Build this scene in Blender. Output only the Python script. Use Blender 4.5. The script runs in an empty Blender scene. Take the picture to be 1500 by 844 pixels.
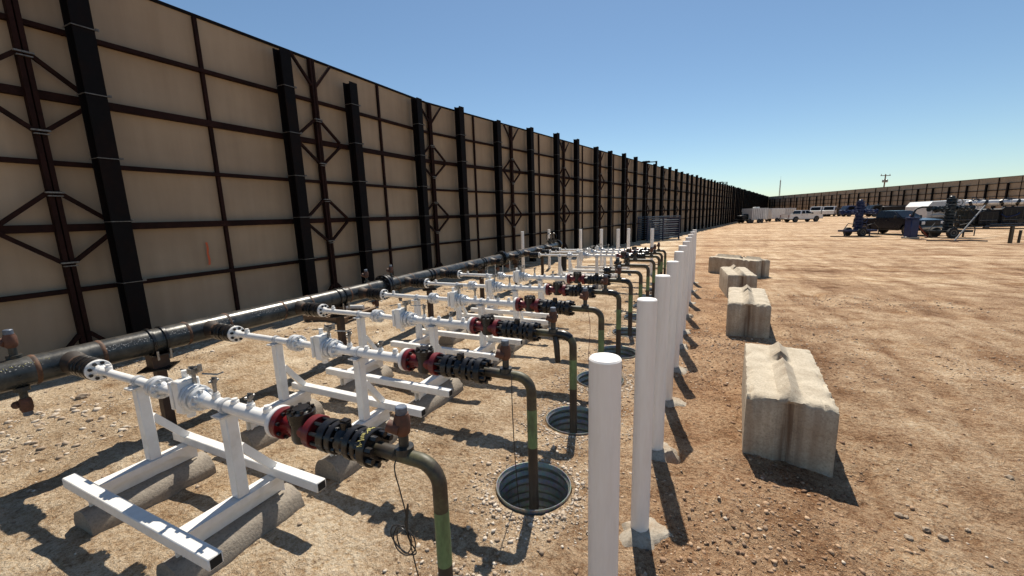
import bpy, bmesh, math, random
import numpy as np
from mathutils import Vector, Matrix

random.seed(7)
rng = np.random.default_rng(11)
scene = bpy.context.scene
col = scene.collection
PI = math.pi

# ------------------------------------------------------------------ camera
CAM_H = 2.1
FPX, PITCH, ROLL, YAW = 596.6, math.radians(10.10), math.radians(1.78), math.radians(25.49)
_fh = np.array([-math.sin(YAW), math.cos(YAW), 0.0]); _r0 = np.array([math.cos(YAW), math.sin(YAW), 0.0]); _u0 = np.array([0, 0, 1.0])
FW = _fh * math.cos(PITCH) - _u0 * math.sin(PITCH)
_u = _u0 * math.cos(PITCH) + _fh * math.sin(PITCH)
RT = _r0 * math.cos(ROLL) - _u * math.sin(ROLL)
UP = _u * math.cos(ROLL) + _r0 * math.sin(ROLL)
cam_data = bpy.data.cameras.new('camera')
cam = bpy.data.objects.new('camera', cam_data)
col.objects.link(cam)
cam.matrix_world = Matrix(((RT[0], UP[0], -FW[0], 0), (RT[1], UP[1], -FW[1], 0), (RT[2], UP[2], -FW[2], CAM_H), (0, 0, 0, 1)))
cam_data.sensor_width = 36.0
cam_data.lens = 36.0 * FPX / 1500.0
cam_data.clip_start = 0.05
cam_data.clip_end = 6000
scene.camera = cam

# ------------------------------------------------------------------ world and sun
SUN = Vector((-0.15, 0.62, 1.0)).normalized()
world = bpy.data.worlds.new('World'); scene.world = world
world.use_nodes = True
wn = world.node_tree
wn.nodes.clear()
sky = wn.nodes.new('ShaderNodeTexSky'); sky.sky_type = 'NISHITA'; sky.sun_disc = False
sky.sun_elevation = math.asin(SUN.z); sky.sun_rotation = math.atan2(SUN.x, SUN.y)
sky.altitude = 300; sky.air_density = 0.95; sky.dust_density = 0.2; sky.ozone_density = 1.3
bgn = wn.nodes.new('ShaderNodeBackground'); bgn.inputs['Strength'].default_value = 0.08
won = wn.nodes.new('ShaderNodeOutputWorld')
wbal = wn.nodes.new('ShaderNodeMix'); wbal.data_type = 'RGBA'; wbal.blend_type = 'MULTIPLY'; wbal.inputs[0].default_value = 1.0; wbal.inputs[7].default_value = (0.88, 0.985, 1.0, 1)   # camera white balance
wn.links.new(sky.outputs[0], wbal.inputs[6]); wn.links.new(wbal.outputs[2], bgn.inputs[0]); wn.links.new(bgn.outputs[0], won.inputs[0])
sd = bpy.data.lights.new('sun', 'SUN'); sd.energy = 5.0; sd.angle = math.radians(0.5); sd.color = (1.0, 0.92, 0.80)
so = bpy.data.objects.new('sun', sd); col.objects.link(so)
so.rotation_euler = SUN.to_track_quat('Z', 'Y').to_euler(); so.location = (0, 0, 30)
vs = scene.view_settings
vs.view_transform = 'Standard'; vs.look = 'None'; vs.exposure = 0.4; vs.gamma = 1.0; vs.use_curve_mapping = False

# ------------------------------------------------------------------ terrain helpers
def gz(Y):
    t = max(0.0, Y - 8.0)
    return -0.5 * (1 - math.exp(-t * 0.012 / 0.5))
def ray(x, y):
    return (x - 750) / FPX * RT - (y - 422) / FPX * UP + FW
def at(x, y):
    """ground point seen at a photo pixel"""
    r = ray(x, y); z = 0.0
    for _ in range(60):
        P = np.array([0, 0, CAM_H]) + r * (z - CAM_H) / r[2]; z = gz(P[1])
    return P
def on_plane(x, y, B, d):
    r = ray(x, y); n = np.array([-d[1], d[0]]); t = (n @ B) / (n @ r[:2]); return np.array([0, 0, CAM_H]) + r * t

_perm = {}
def vnoise(x, y, seed):
    if seed not in _perm: _perm[seed] = np.random.default_rng(seed).random((256, 256))
    g = _perm[seed]
    xi = np.floor(x).astype(int); yi = np.floor(y).astype(int); fx = x - xi; fy = y - yi
    fx = fx * fx * (3 - 2 * fx); fy = fy * fy * (3 - 2 * fy)
    a = g[xi % 256, yi % 256]; b = g[(xi + 1) % 256, yi % 256]; c = g[xi % 256, (yi + 1) % 256]; d = g[(xi + 1) % 256, (yi + 1) % 256]
    return (a * (1 - fx) + b * fx) * (1 - fy) + (c * (1 - fx) + d * fx) * fy - 0.5

RUN_Y = [1.43 + 1.12 * i for i in range(9)] + [11.45, 12.45, 13.4]
FULL = [0, 1, 2, 3, 4, 5, 9, 10, 11]   # the seventh to ninth risers end in short stubs
BOLLARD_X, BOLLARD_Y = -0.31, [1.415, 2.52, 3.50, 4.52, 5.63, 6.58, 7.53, 8.75, 10.1, 11.7, 13.3]
CUL_X = -1.13
CUL = [(CUL_X, y + (0.10 if i else 0.0), 0.30) for i, y in enumerate(RUN_Y)]
MOUNDS = [(0.12, 4.35, 0.35, 0.55, 0.07), (0.25, 6.3, 0.4, 0.6, 0.07), (0.2, 3.0, 0.4, 0.5, 0.05), (0.95, 2.9, 0.6, 0.35, 0.05), (0.2, 9.6, 0.4, 0.8, 0.06), (0.05, 2.0, 0.3, 0.4, 0.04),
          (-7.0, 4.5, 0.6, 1.5, 0.08), (-6.6, 8.5, 0.5, 1.2, 0.06)]
def gh(X, Y):
    X = np.asarray(X, float); Y = np.asarray(Y, float)
    t = np.maximum(0, Y - 8.0); z = -0.5 * (1 - np.exp(-t * 0.012 / 0.5))
    D = np.hypot(X, Y)
    near = np.clip(1.3 - D / 30.0, 0.25, 1)
    z = z + near * (0.035 * vnoise(X * 0.9, Y * 0.9, 1) + 0.028 * vnoise(X * 2.7, Y * 2.7, 2) + 0.018 * vnoise(X * 7, Y * 7, 3))
    fine = np.clip(1.4 - D / 9.0, 0, 1)
    rough = np.clip(0.35 + 1.6 * (vnoise(X * 0.8 + 9, Y * 0.8, 6) + 0.1) + 1.1 * np.exp(-((X - 0.2) / 0.55) ** 2) * np.clip(1.2 - Y / 14, 0, 1), 0.25, 1.8)
    z = z + fine * rough * (0.024 * vnoise(X * 17, Y * 17, 4) + 0.016 * vnoise(X * 33, Y * 33, 5))
    # tyre ruts on the right, running up the yard
    rut = np.zeros_like(X)
    for k, (x0, amp) in enumerate([(1.9, .02), (2.35, .018), (3.4, .02), (4.1, .022), (4.6, .016), (5.9, .02), (6.6, .02), (8.0, .02), (9.2, .02)]):
        c = x0 + 0.35 * np.sin(Y * 0.23 + k) + 0.12 * Y * 0.3
        rut -= amp * np.exp(-((X - c) / 0.13) ** 2); rut += 0.6 * amp * np.exp(-((X - c - 0.22) / 0.1) ** 2)
    z = z + rut * np.clip(Y / 3, 0, 1)
    for mx, my, sx, sy, a in MOUNDS:
        z = z + a * np.exp(-((X - mx) / sx) ** 2 - ((Y - my) / sy) ** 2)
    # holes scraped beside bollards
    for i, by in enumerate(BOLLARD_Y):
        if i in (2, 5, 7): z = z - 0.10 * np.exp(-(((X - BOLLARD_X - 0.16) / 0.09) ** 2 + ((Y - by + 0.05) / 0.10) ** 2) ** 2)
    # keep it level where culverts and sleepers sit
    for cx, cy, r in CUL:
        rr = np.hypot(X - cx, Y - cy); w = np.exp(-(rr / 0.36) ** 6); z = z * (1 - w) + w * (0.0 + -0.5 * (1 - math.exp(-max(0, cy - 8) * 0.024)))
    return z
def ghs(x, y): return float(gh(np.array([x]), np.array([y]))[0])

# ------------------------------------------------------------------ materials
def new_mat(name):
    m = bpy.data.materials.new(name); m.use_nodes = True
    nt = m.node_tree; b = nt.nodes['Principled BSDF']
    return m, nt, b
def N(nt, t, **kw):
    n = nt.nodes.new(t)
    for k, v in kw.items():
        if k.startswith('i_'): n.inputs[k[2:].replace('_', ' ')].default_value = v
        else: setattr(n, k, v)
    return n
def ramp(nt, fac, stops):
    r = nt.nodes.new('ShaderNodeValToRGB'); e = r.color_ramp.elements
    while len(e) < len(stops): e.new(0.5)
    for s, (p, c) in zip(e, stops): s.position = p; s.color = (*c, 1) if len(c) == 3 else c
    nt.links.new(fac, r.inputs[0]); return r.outputs[0]
def noise(nt, vec, scale, detail=4, rough=0.55):
    n = N(nt, 'ShaderNodeTexNoise'); n.inputs['Scale'].default_value = scale; n.inputs['Detail'].default_value = detail; n.inputs['Roughness'].default_value = rough
    if vec is not None: nt.links.new(vec, n.inputs['Vector'])
    return n.outputs['Fac']
def mix(nt, fac, a, b, mode='MIX'):
    m = nt.nodes.new('ShaderNodeMix'); m.data_type = 'RGBA'; m.blend_type = mode
    for s, v in ((0, fac), (6, a), (7, b)):
        if isinstance(v, bpy.types.NodeSocket): nt.links.new(v, m.inputs[s])
        else: m.inputs[s].default_value = v if s == 0 else ((*v, 1) if len(v) == 3 else v)
    return m.outputs[2]
def scaled(nt, vec, s):
    m = N(nt, 'ShaderNodeMapping'); m.inputs['Scale'].default_value = s; nt.links.new(vec, m.inputs['Vector']); return m.outputs[0]
def bump(nt, b, h, strength, dist):
    n = N(nt, 'ShaderNodeBump'); n.inputs['Strength'].default_value = strength; n.inputs['Distance'].default_value = dist
    nt.links.new(h, n.inputs['Height']); nt.links.new(n.outputs[0], b.inputs['Normal'])
def weathered(name, c, c2, scale=6, lo=0.45, hi=0.7, rough=0.45, metal=0.0, bstr=0.15, stretch=(1, 1, 1), rvar=0.15, dust=0.0, detail=6, spec=0.5):
    """paint / metal with blotches of a second colour, object coordinates shifted per object"""
    m, nt, b = new_mat(name)
    tc = N(nt, 'ShaderNodeTexCoord'); oi = N(nt, 'ShaderNodeObjectInfo')
    add = N(nt, 'ShaderNodeVectorMath', operation='ADD')
    nt.links.new(tc.outputs['Object'], add.inputs[0])
    mul = N(nt, 'ShaderNodeMath', operation='MULTIPLY'); mul.inputs[1].default_value = 37.0
    nt.links.new(oi.outputs['Random'], mul.inputs[0])
    cmb = N(nt, 'ShaderNodeCombineXYZ')
    for k in range(3): nt.links.new(mul.outputs[0], cmb.inputs[k])
    nt.links.new(cmb.outputs[0], add.inputs[1])
    vec = scaled(nt, add.outputs[0], stretch)
    f = noise(nt, vec, scale, detail, 0.62)
    colr = ramp(nt, f, [(lo, c), (hi, c2)])
    f2 = noise(nt, vec, scale * 5, 3)
    colr = mix(nt, 0.35, colr, ramp(nt, f2, [(0.3, (0.25, 0.25, 0.25)), (0.7, (0.75, 0.75, 0.75))]), 'SOFT_LIGHT')
    if dust:
        geo = N(nt, 'ShaderNodeNewGeometry'); sep = N(nt, 'ShaderNodeSeparateXYZ'); nt.links.new(geo.outputs['Normal'], sep.inputs[0])
        mm = N(nt, 'ShaderNodeMath', operation='MULTIPLY', use_clamp=True); mm.inputs[1].default_value = dust; nt.links.new(sep.outputs[2], mm.inputs[0])
        mm2 = N(nt, 'ShaderNodeMath', operation='MULTIPLY', use_clamp=True); nt.links.new(mm.outputs[0], mm2.inputs[0]); nt.links.new(noise(nt, vec, scale * 2, 5), mm2.inputs[1])
        colr = mix(nt, mm2.outputs[0], colr, (0.33, 0.245, 0.165))
    nt.links.new(colr, b.inputs['Base Color'])
    rr = N(nt, 'ShaderNodeMapRange'); rr.inputs['To Min'].default_value = max(0.05, rough - rvar); rr.inputs['To Max'].default_value = min(1, rough + rvar)
    nt.links.new(f, rr.inputs['Value']); nt.links.new(rr.outputs[0], b.inputs['Roughness'])
    b.inputs['Metallic'].default_value = metal; b.inputs['Specular IOR Level'].default_value = spec
    if bstr: bump(nt, b, f2, bstr, 0.004)
    return m

M = {}
M['white'] = weathered('white_paint', (0.82, 0.81, 0.78), (0.64, 0.61, 0.55), 5, 0.5, 0.85, 0.35, dust=0.22)
M['white_galv'] = weathered('white_silver_paint', (0.74, 0.75, 0.75), (0.48, 0.49, 0.49), 22, 0.42, 0.7, 0.34, metal=0.25)
M['bollard'] = weathered('white_bollard_sleeve', (0.90, 0.865, 0.82), (0.80, 0.75, 0.685), 2.2, 0.42, 0.8, 0.5, stretch=(5, 5, 0.6), bstr=0.03)
M['steel'] = weathered('dark_mill_steel', (0.026, 0.032, 0.034), (0.09, 0.095, 0.092), 7, 0.45, 0.85, 0.3, metal=0.3, dust=0.22)
M['rust'] = weathered('orange_rust', (0.12, 0.055, 0.026), (0.035, 0.024, 0.018), 14, 0.4, 0.62, 0.75)
M['rust_body'] = weathered('rusty_cast_iron', (0.12, 0.045, 0.024), (0.055, 0.03, 0.022), 12, 0.4, 0.7, 0.7)
M['black'] = weathered('black_coated_steel', (0.006, 0.006, 0.007), (0.016, 0.015, 0.015), 12, 0.45, 0.8, 0.3, dust=0.03)
M['red'] = weathered('red_coated_iron', (0.16, 0.008, 0.011), (0.075, 0.006, 0.008), 9, 0.4, 0.75, 0.35, dust=0.04)
M['rustgreen'] = weathered('green_brown_pipe', (0.04, 0.03, 0.02), (0.10, 0.098, 0.048), 9, 0.44, 0.7, 0.5, stretch=(1, 1, 1))
M['brownpipe'] = weathered('dark_brown_pipe', (0.025, 0.018, 0.014), (0.05, 0.034, 0.022), 9, 0.42, 0.7, 0.6, stretch=(1, 1, .4))
M['green'] = weathered('green_pipe_coating', (0.12, 0.20, 0.085), (0.07, 0.085, 0.045), 12, 0.45, 0.75, 0.5, stretch=(1, 1, .4))
M['steelgrey'] = weathered('bare_fitting_steel', (0.33, 0.33, 0.32), (0.16, 0.15, 0.14), 30, 0.4, 0.7, 0.35, metal=0.7)
M['dullsteel'] = weathered('dull_zinc', (0.17, 0.165, 0.155), (0.08, 0.07, 0.06), 30, 0.4, 0.7, 0.45, metal=0.4)
M['bluecap'] = weathered('blue_grey_cap', (0.12, 0.15, 0.2), (0.07, 0.07, 0.08), 20, 0.4, 0.7, 0.5, metal=0.3)
M['girt'] = weathered('dark_red_primer', (0.021, 0.0075, 0.0055), (0.010, 0.005, 0.004), 3, 0.4, 0.7, 0.75, spec=0.12)
M['post'] = weathered('near_black_pile_steel', (0.0045, 0.004, 0.0045), (0.011, 0.006, 0.005), 2.5, 0.45, 0.75, 0.7, spec=0.1)
M['postrust'] = weathered('brown_support_steel', (0.055, 0.028, 0.018), (0.03, 0.018, 0.014), 6, 0.4, 0.7, 0.6)
M['wood'] = weathered('grey_brown_wood', (0.20, 0.13, 0.08), (0.09, 0.06, 0.04), 5, 0.4, 0.7, 0.8, stretch=(1, 8, 8))
M['palewood'] = weathered('pale_lumber', (0.48, 0.38, 0.26), (0.33, 0.25, 0.17), 5, 0.4, 0.7, 0.8, stretch=(1, 8, 8))
M['rubber'] = weathered('black_rubber', (0.02, 0.02, 0.02), (0.05, 0.043, 0.035), 8, 0.45, 0.8, 0.85)
M['chalk'] = weathered('white_marker', (0.55, 0.55, 0.52), (0.3, 0.3, 0.3), 40, 0.4, 0.7, 0.9)
M['yellowmark'] = weathered('yellow_marker', (0.5, 0.45, 0.16), (0.3, 0.26, 0.1), 40, 0.4, 0.7, 0.9)
M['orangemark'] = weathered('orange_spray_paint', (0.55, 0.09, 0.03), (0.36, 0.10, 0.05), 20, 0.4, 0.7, 0.8)
M['cable'] = weathered('black_cable', (0.02, 0.018, 0.018), (0.03, 0.03, 0.03), 10, 0.4, 0.7, 0.5)
M['blue'] = weathered('blue_equipment_paint', (0.010, 0.026, 0.10), (0.008, 0.014, 0.045), 3, 0.4, 0.7, 0.4, spec=0.35)
M['tealblue'] = weathered('teal_blue_paint', (0.010, 0.024, 0.034), (0.008, 0.014, 0.02), 3, 0.4, 0.7, 0.4, spec=0.35)
M['rackblue'] = weathered('dark_blue_rack_paint', (0.008, 0.016, 0.055), (0.008, 0.012, 0.03), 3, 0.4, 0.7, 0.5, dust=0.1)
M['slat'] = weathered('faded_blue_slat', (0.06, 0.10, 0.15), (0.03, 0.05, 0.08), 3, 0.4, 0.7, 0.5, dust=0.1)
M['darkpaint'] = weathered('dark_equipment_paint', (0.007, 0.0075, 0.010), (0.018, 0.018, 0.02), 2, 0.4, 0.7, 0.45, spec=0.3)
M['olive'] = weathered('dark_green_equipment', (0.009, 0.014, 0.013), (0.018, 0.021, 0.019), 2, 0.4, 0.7, 0.5, spec=0.3)
M['carblack'] = weathered('dark_navy_car_paint', (0.006, 0.008, 0.016), (0.012, 0.014, 0.022), 1, 0.4, 0.7, 0.22, bstr=0, rvar=0.03, spec=0.3)
M['carwhite'] = weathered('white_car_paint', (0.75, 0.75, 0.74), (0.66, 0.65, 0.62), 1, 0.4, 0.7, 0.2, bstr=0, rvar=0.05, dust=0.08)
M['trailerwhite'] = weathered('white_trailer_skin', (0.62, 0.62, 0.61), (0.52, 0.51, 0.5), 1.2, 0.4, 0.7, 0.4, bstr=0.02, dust=0.08)
M['insul'] = weathered('silver_insulation', (0.72, 0.72, 0.70), (0.5, 0.5, 0.49), 3, 0.4, 0.7, 0.35, metal=0.3)
M['redprop'] = weathered('dull_red_prop', (0.16, 0.025, 0.02), (0.1, 0.02, 0.02), 4, 0.4, 0.7, 0.5)
M['pvc'] = weathered('pale_pvc', (0.7, 0.7, 0.67), (0.55, 0.53, 0.5), 5, 0.4, 0.7, 0.4)
m, nt, b = new_mat('dark_glass'); b.inputs['Base Color'].default_value = (0.008, 0.009, 0.01, 1); b.inputs['Roughness'].default_value = 0.12; b.inputs['Specular IOR Level'].default_value = 0.3; M['glass'] = m
m, nt, b = new_mat('headlamp_glass'); b.inputs['Base Color'].default_value = (0.7, 0.72, 0.74, 1); b.inputs['Roughness'].default_value = 0.1; M['lamp'] = m
m, nt, b = new_mat('painted_hollow_shade'); b.inputs['Base Color'].default_value = (0.02, 0.018, 0.016, 1); b.inputs['Roughness'].default_value = 0.9; M['hollow_shade'] = m  # near-black colour painting the shade inside tube ends

# galvanised corrugated steel
m, nt, b = new_mat('galvanised_culvert_steel')
tc = N(nt, 'ShaderNodeTexCoord'); v = N(nt, 'ShaderNodeTexVoronoi'); v.inputs['Scale'].default_value = 45; nt.links.new(tc.outputs['Object'], v.inputs['Vector'])
c = ramp(nt, noise(nt, tc.outputs['Object'], 4, 5), [(0.35, (0.21, 0.225, 0.215)), (0.7, (0.36, 0.38, 0.365))])
nt.links.new(mix(nt, 0.25, c, v.outputs['Color'], 'SOFT_LIGHT'), b.inputs['Base Color'])
b.inputs['Metallic'].default_value = 0.55; b.inputs['Roughness'].default_value = 0.42; M['galv'] = m

# wall fabric
m, nt, b = new_mat('tan_wall_sheet')
geo = N(nt, 'ShaderNodeNewGeometry'); P = geo.outputs['Position']; oi = N(nt, 'ShaderNodeObjectInfo')
c = ramp(nt, noise(nt, scaled(nt, P, (0.5, 0.5, 0.9)), 1.0, 5), [(0.3, (0.28, 0.212, 0.145)), (0.7, (0.345, 0.268, 0.185))])
c = mix(nt, 0.25, c, ramp(nt, noise(nt, scaled(nt, P, (3, 3, 0.35)), 1.6, 6), [(0.35, (0.3, 0.3, 0.3)), (0.7, (0.7, 0.7, 0.7))]), 'SOFT_LIGHT')
c = mix(nt, 0.3, c, ramp(nt, oi.outputs['Random'], [(0, (0.42, 0.42, 0.42)), (1, (0.58, 0.57, 0.56))]), 'SOFT_LIGHT')
nt.links.new(c, b.inputs['Base Color']); b.inputs['Roughness'].default_value = 0.85
bump(nt, b, noise(nt, P, 0.9, 2), 0.5, 0.06); M['sheet'] = m

# concrete
def concrete(name, base, dark, streak):
    m, nt, b = new_mat(name)
    tc = N(nt, 'ShaderNodeTexCoord'); O = tc.outputs['Object']
    c = ramp(nt, noise(nt, O, 5, 8, 0.65), [(0.3, dark), (0.62, base)])
    pit = noise(nt, O, 60, 4, 0.7)
    c = mix(nt, 0.5, c, ramp(nt, pit, [(0.32, (0.2, 0.2, 0.2)), (0.5, (0.5, 0.5, 0.5)), (0.7, (0.62, 0.62, 0.62))]), 'OVERLAY')
    if streak:
        geo = N(nt, 'ShaderNodeNewGeometry'); sep = N(nt, 'ShaderNodeSeparateXYZ'); nt.links.new(geo.outputs['Normal'], sep.inputs[0])
        ab = N(nt, 'ShaderNodeMath', operation='ABSOLUTE'); nt.links.new(sep.outputs[2], ab.inputs[0])
        side = N(nt, 'ShaderNodeMath', operation='SUBTRACT', use_clamp=True); side.inputs[0].default_value = 1; nt.links.new(ab.outputs[0], side.inputs[1])
        s = ramp(nt, noise(nt, scaled(nt, O, (9, 9, 0.6)), 1, 5, 0.6), [(0.42, (0, 0, 0)), (0.66, (1, 1, 1))])
        mm = N(nt, 'ShaderNodeMath', operation='MULTIPLY'); nt.links.new(s, mm.inputs[0]); nt.links.new(side.outputs[0], mm.inputs[1])
        m3 = N(nt, 'ShaderNodeMath', operation='MULTIPLY'); nt.links.new(mm.outputs[0], m3.inputs[0]); m3.inputs[1].default_value = 0.55
        c = mix(nt, m3.outputs[0], c, (0.25, 0.17, 0.11))
        so_ = N(nt, 'ShaderNodeSeparateXYZ'); nt.links.new(O, so_.inputs[0]); ax_ = N(nt, 'ShaderNodeMath', operation='ABSOLUTE'); nt.links.new(so_.outputs[0], ax_.inputs[0])
        gs = N(nt, 'ShaderNodeMapRange'); gs.inputs['From Min'].default_value = 0.02; gs.inputs['From Max'].default_value = 0.12; gs.inputs['To Min'].default_value = 0.9; gs.inputs['To Max'].default_value = 0.0; nt.links.new(ax_.outputs[0], gs.inputs['Value'])
        g2 = N(nt, 'ShaderNodeMath', operation='MULTIPLY'); nt.links.new(gs.outputs[0], g2.inputs[0]); nt.links.new(side.outputs[0], g2.inputs[1])
        g3 = N(nt, 'ShaderNodeMath', operation='MULTIPLY'); nt.links.new(g2.outputs[0], g3.inputs[0]); nt.links.new(ramp(nt, noise(nt, scaled(nt, O, (22, 22, 0.8)), 1, 4, 0.6), [(0.36, (0, 0, 0)), (0.6, (1, 1, 1))]), g3.inputs[1])
        c = mix(nt, g3.outputs[0], c, (0.13, 0.08, 0.05))   # rust-brown run-off stain in the end groove
    nt.links.new(c, b.inputs['Base Color']); b.inputs['Roughness'].default_value = 0.92
    bump(nt, b, pit, 0.5, 0.012); return m
M['concrete'] = concrete('weathered_block_concrete', (0.52, 0.455, 0.35), (0.36, 0.30, 0.22), True)
M['sleeper'] = concrete('grey_sleeper_concrete', (0.30, 0.26, 0.21), (0.22, 0.185, 0.15), False)
M['footing'] = concrete('pale_footing_concrete', (0.40, 0.355, 0.285), (0.26, 0.19, 0.125), False)

# ground
m, nt, b = new_mat('dry_caliche_dirt')
geo = N(nt, 'ShaderNodeNewGeometry'); P = geo.outputs['Position']
sx = N(nt, 'ShaderNodeSeparateXYZ'); nt.links.new(P, sx.inputs[0])
mr = N(nt, 'ShaderNodeMapRange'); mr.inputs['From Min'].default_value = -2.6; mr.inputs['From Max'].default_value = 0.6; nt.links.new(sx.outputs[0], mr.inputs['Value'])
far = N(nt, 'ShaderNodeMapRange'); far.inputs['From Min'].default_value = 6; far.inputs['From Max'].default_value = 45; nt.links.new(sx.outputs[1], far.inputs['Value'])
big = noise(nt, P, 0.45, 6, 0.6); mid = noise(nt, P, 2.6, 8, 0.68); fine = noise(nt, P, 26, 6, 0.75); grit = noise(nt, P, 110, 3, 0.8)
streak = noise(nt, scaled(nt, P, (1.9, 0.22, 1)), 1.0, 9, 0.72)
pale = ramp(nt, big, [(0.3, (0.47, 0.35, 0.23)), (0.7, (0.63, 0.495, 0.345))])
redd = ramp(nt, big, [(0.3, (0.38, 0.24, 0.14)), (0.72, (0.59, 0.42, 0.27))])
base = mix(nt, mr.outputs[0], pale, redd)
strk = mix(nt, 0.75, base, ramp(nt, streak, [(0.33, (0.15, 0.14, 0.13)), (0.5, (0.5, 0.5, 0.5)), (0.68, (0.84, 0.83, 0.81))]), 'SOFT_LIGHT')
base = mix(nt, mr.outputs[0], base, strk)
bw = N(nt, 'ShaderNodeMath', operation='SUBTRACT'); bw.inputs[1].default_value = 0.25; nt.links.new(sx.outputs[0], bw.inputs[0])
bw2 = N(nt, 'ShaderNodeMath', operation='ABSOLUTE'); nt.links.new(bw.outputs[0], bw2.inputs[0])
bw3 = N(nt, 'ShaderNodeMapRange'); bw3.inputs['From Min'].default_value = 0.25; bw3.inputs['From Max'].default_value = 1.1; bw3.inputs['To Min'].default_value = 0.85; bw3.inputs['To Max'].default_value = 0.0; nt.links.new(bw2.outputs[0], bw3.inputs['Value'])
bw4 = N(nt, 'ShaderNodeMath', operation='MULTIPLY', use_clamp=True); nt.links.new(bw3.outputs[0], bw4.inputs[0]); nt.links.new(ramp(nt, mid, [(0.35, (0.2, 0.2, 0.2)), (0.6, (1, 1, 1))]), bw4.inputs[1])
base = mix(nt, bw4.outputs[0], base, (0.40, 0.235, 0.13))
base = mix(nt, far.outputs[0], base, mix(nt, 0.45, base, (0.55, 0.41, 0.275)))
trk = N(nt, 'ShaderNodeMapping'); trk.inputs['Rotation'].default_value = (0, 0, -YAW - 0.12); trk.inputs['Scale'].default_value = (0.07, 0.75, 1); nt.links.new(P, trk.inputs['Vector'])
trk_n = noise(nt, trk.outputs[0], 1.0, 9, 0.7)
tfar = N(nt, 'ShaderNodeMapRange'); tfar.inputs['From Min'].default_value = 7; tfar.inputs['From Max'].default_value = 16; tfar.inputs['To Max'].default_value = 0.95; nt.links.new(sx.outputs[1], tfar.inputs['Value'])
base = mix(nt, tfar.outputs[0], base, mix(nt, 0.95, base, ramp(nt, trk_n, [(0.36, (0.12, 0.11, 0.1)), (0.5, (0.5, 0.5, 0.5)), (0.64, (0.86, 0.85, 0.83))]), 'SOFT_LIGHT'))
patch = noise(nt, P, 1.1, 10, 0.72)
base = mix(nt, 0.85, base, ramp(nt, patch, [(0.36, (0.13, 0.12, 0.11)), (0.48, (0.45, 0.45, 0.45)), (0.56, (0.6, 0.6, 0.6)), (0.66, (0.88, 0.88, 0.87))]), 'SOFT_LIGHT')
speck = noise(nt, P, 14, 3, 0.6)
base = mix(nt, ramp(nt, speck, [(0.62, (0, 0, 0)), (0.70, (0.6, 0.6, 0.6))]), base, (0.20, 0.12, 0.07))
base = mix(nt, 0.9, base, ramp(nt, mid, [(0.32, (0.2, 0.19, 0.18)), (0.5, (0.5, 0.5, 0.5)), (0.75, (0.82, 0.81, 0.79))]), 'SOFT_LIGHT')
base = mix(nt, 0.95, base, ramp(nt, fine, [(0.33, (0.05, 0.045, 0.04)), (0.5, (0.5, 0.5, 0.5)), (0.72, (0.85, 0.84, 0.82))]), 'SOFT_LIGHT')
base = mix(nt, 0.8, base, ramp(nt, grit, [(0.36, (0.1, 0.1, 0.1)), (0.5, (0.5, 0.5, 0.5)), (0.7, (0.9, 0.9, 0.88))]), 'SOFT_LIGHT')
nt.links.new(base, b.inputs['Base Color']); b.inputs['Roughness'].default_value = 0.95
b.inputs['Specular IOR Level'].default_value = 0.15
vv = N(nt, 'ShaderNodeTexVoronoi', feature='SMOOTH_F1'); vv.inputs['Scale'].default_value = 38; nt.links.new(P, vv.inputs['Vector'])
a1 = N(nt, 'ShaderNodeMath', operation='MULTIPLY_ADD'); a1.inputs[1].default_value = 0.5; nt.links.new(fine, a1.inputs[0])
mid2 = N(nt, 'ShaderNodeMath', operation='MULTIPLY'); mid2.inputs[1].default_value = 1.2; nt.links.new(mid, mid2.inputs[0]); nt.links.new(mid2.outputs[0], a1.inputs[2])
a2 = N(nt, 'ShaderNodeMath', operation='MULTIPLY_ADD'); a2.inputs[1].default_value = 0.25; nt.links.new(grit, a2.inputs[0]); nt.links.new(a1.outputs[0], a2.inputs[2])
a3 = N(nt, 'ShaderNodeMath', operation='MULTIPLY_ADD'); a3.inputs[1].default_value = -0.25; nt.links.new(vv.outputs['Distance'], a3.inputs[0]); nt.links.new(a2.outputs[0], a3.inputs[2])
bump(nt, b, a3.outputs[0], 1.0, 0.085); M['ground'] = m

def stone_mat(name, stops):
    m, nt, b = new_mat(name); geo = N(nt, 'ShaderNodeNewGeometry')
    c = ramp(nt, geo.outputs['Random Per Island'], stops)
    c = mix(nt, 0.5, c, ramp(nt, noise(nt, geo.outputs['Position'], 60, 4), [(0.3, (0.3, 0.3, 0.3)), (0.7, (0.7, 0.7, 0.7))]), 'SOFT_LIGHT')
    nt.links.new(c, b.inputs['Base Color']); b.inputs['Roughness'].default_value = 0.9; return m
M['pebble'] = stone_mat('mixed_tan_pebbles', [(0.0, (0.12, 0.075, 0.05)), (0.3, (0.32, 0.22, 0.145)), (0.8, (0.50, 0.38, 0.265)), (1.0, (0.62, 0.53, 0.42))])
M['gravel'] = stone_mat('pale_crushed_gravel', [(0.0, (0.26, 0.19, 0.13)), (0.5, (0.44, 0.35, 0.26)), (1.0, (0.60, 0.53, 0.44))])
M['clod'] = stone_mat('brown_soil_clods', [(0.0, (0.20, 0.115, 0.066)), (0.6, (0.34, 0.215, 0.13)), (1.0, (0.50, 0.345, 0.215))])

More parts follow.
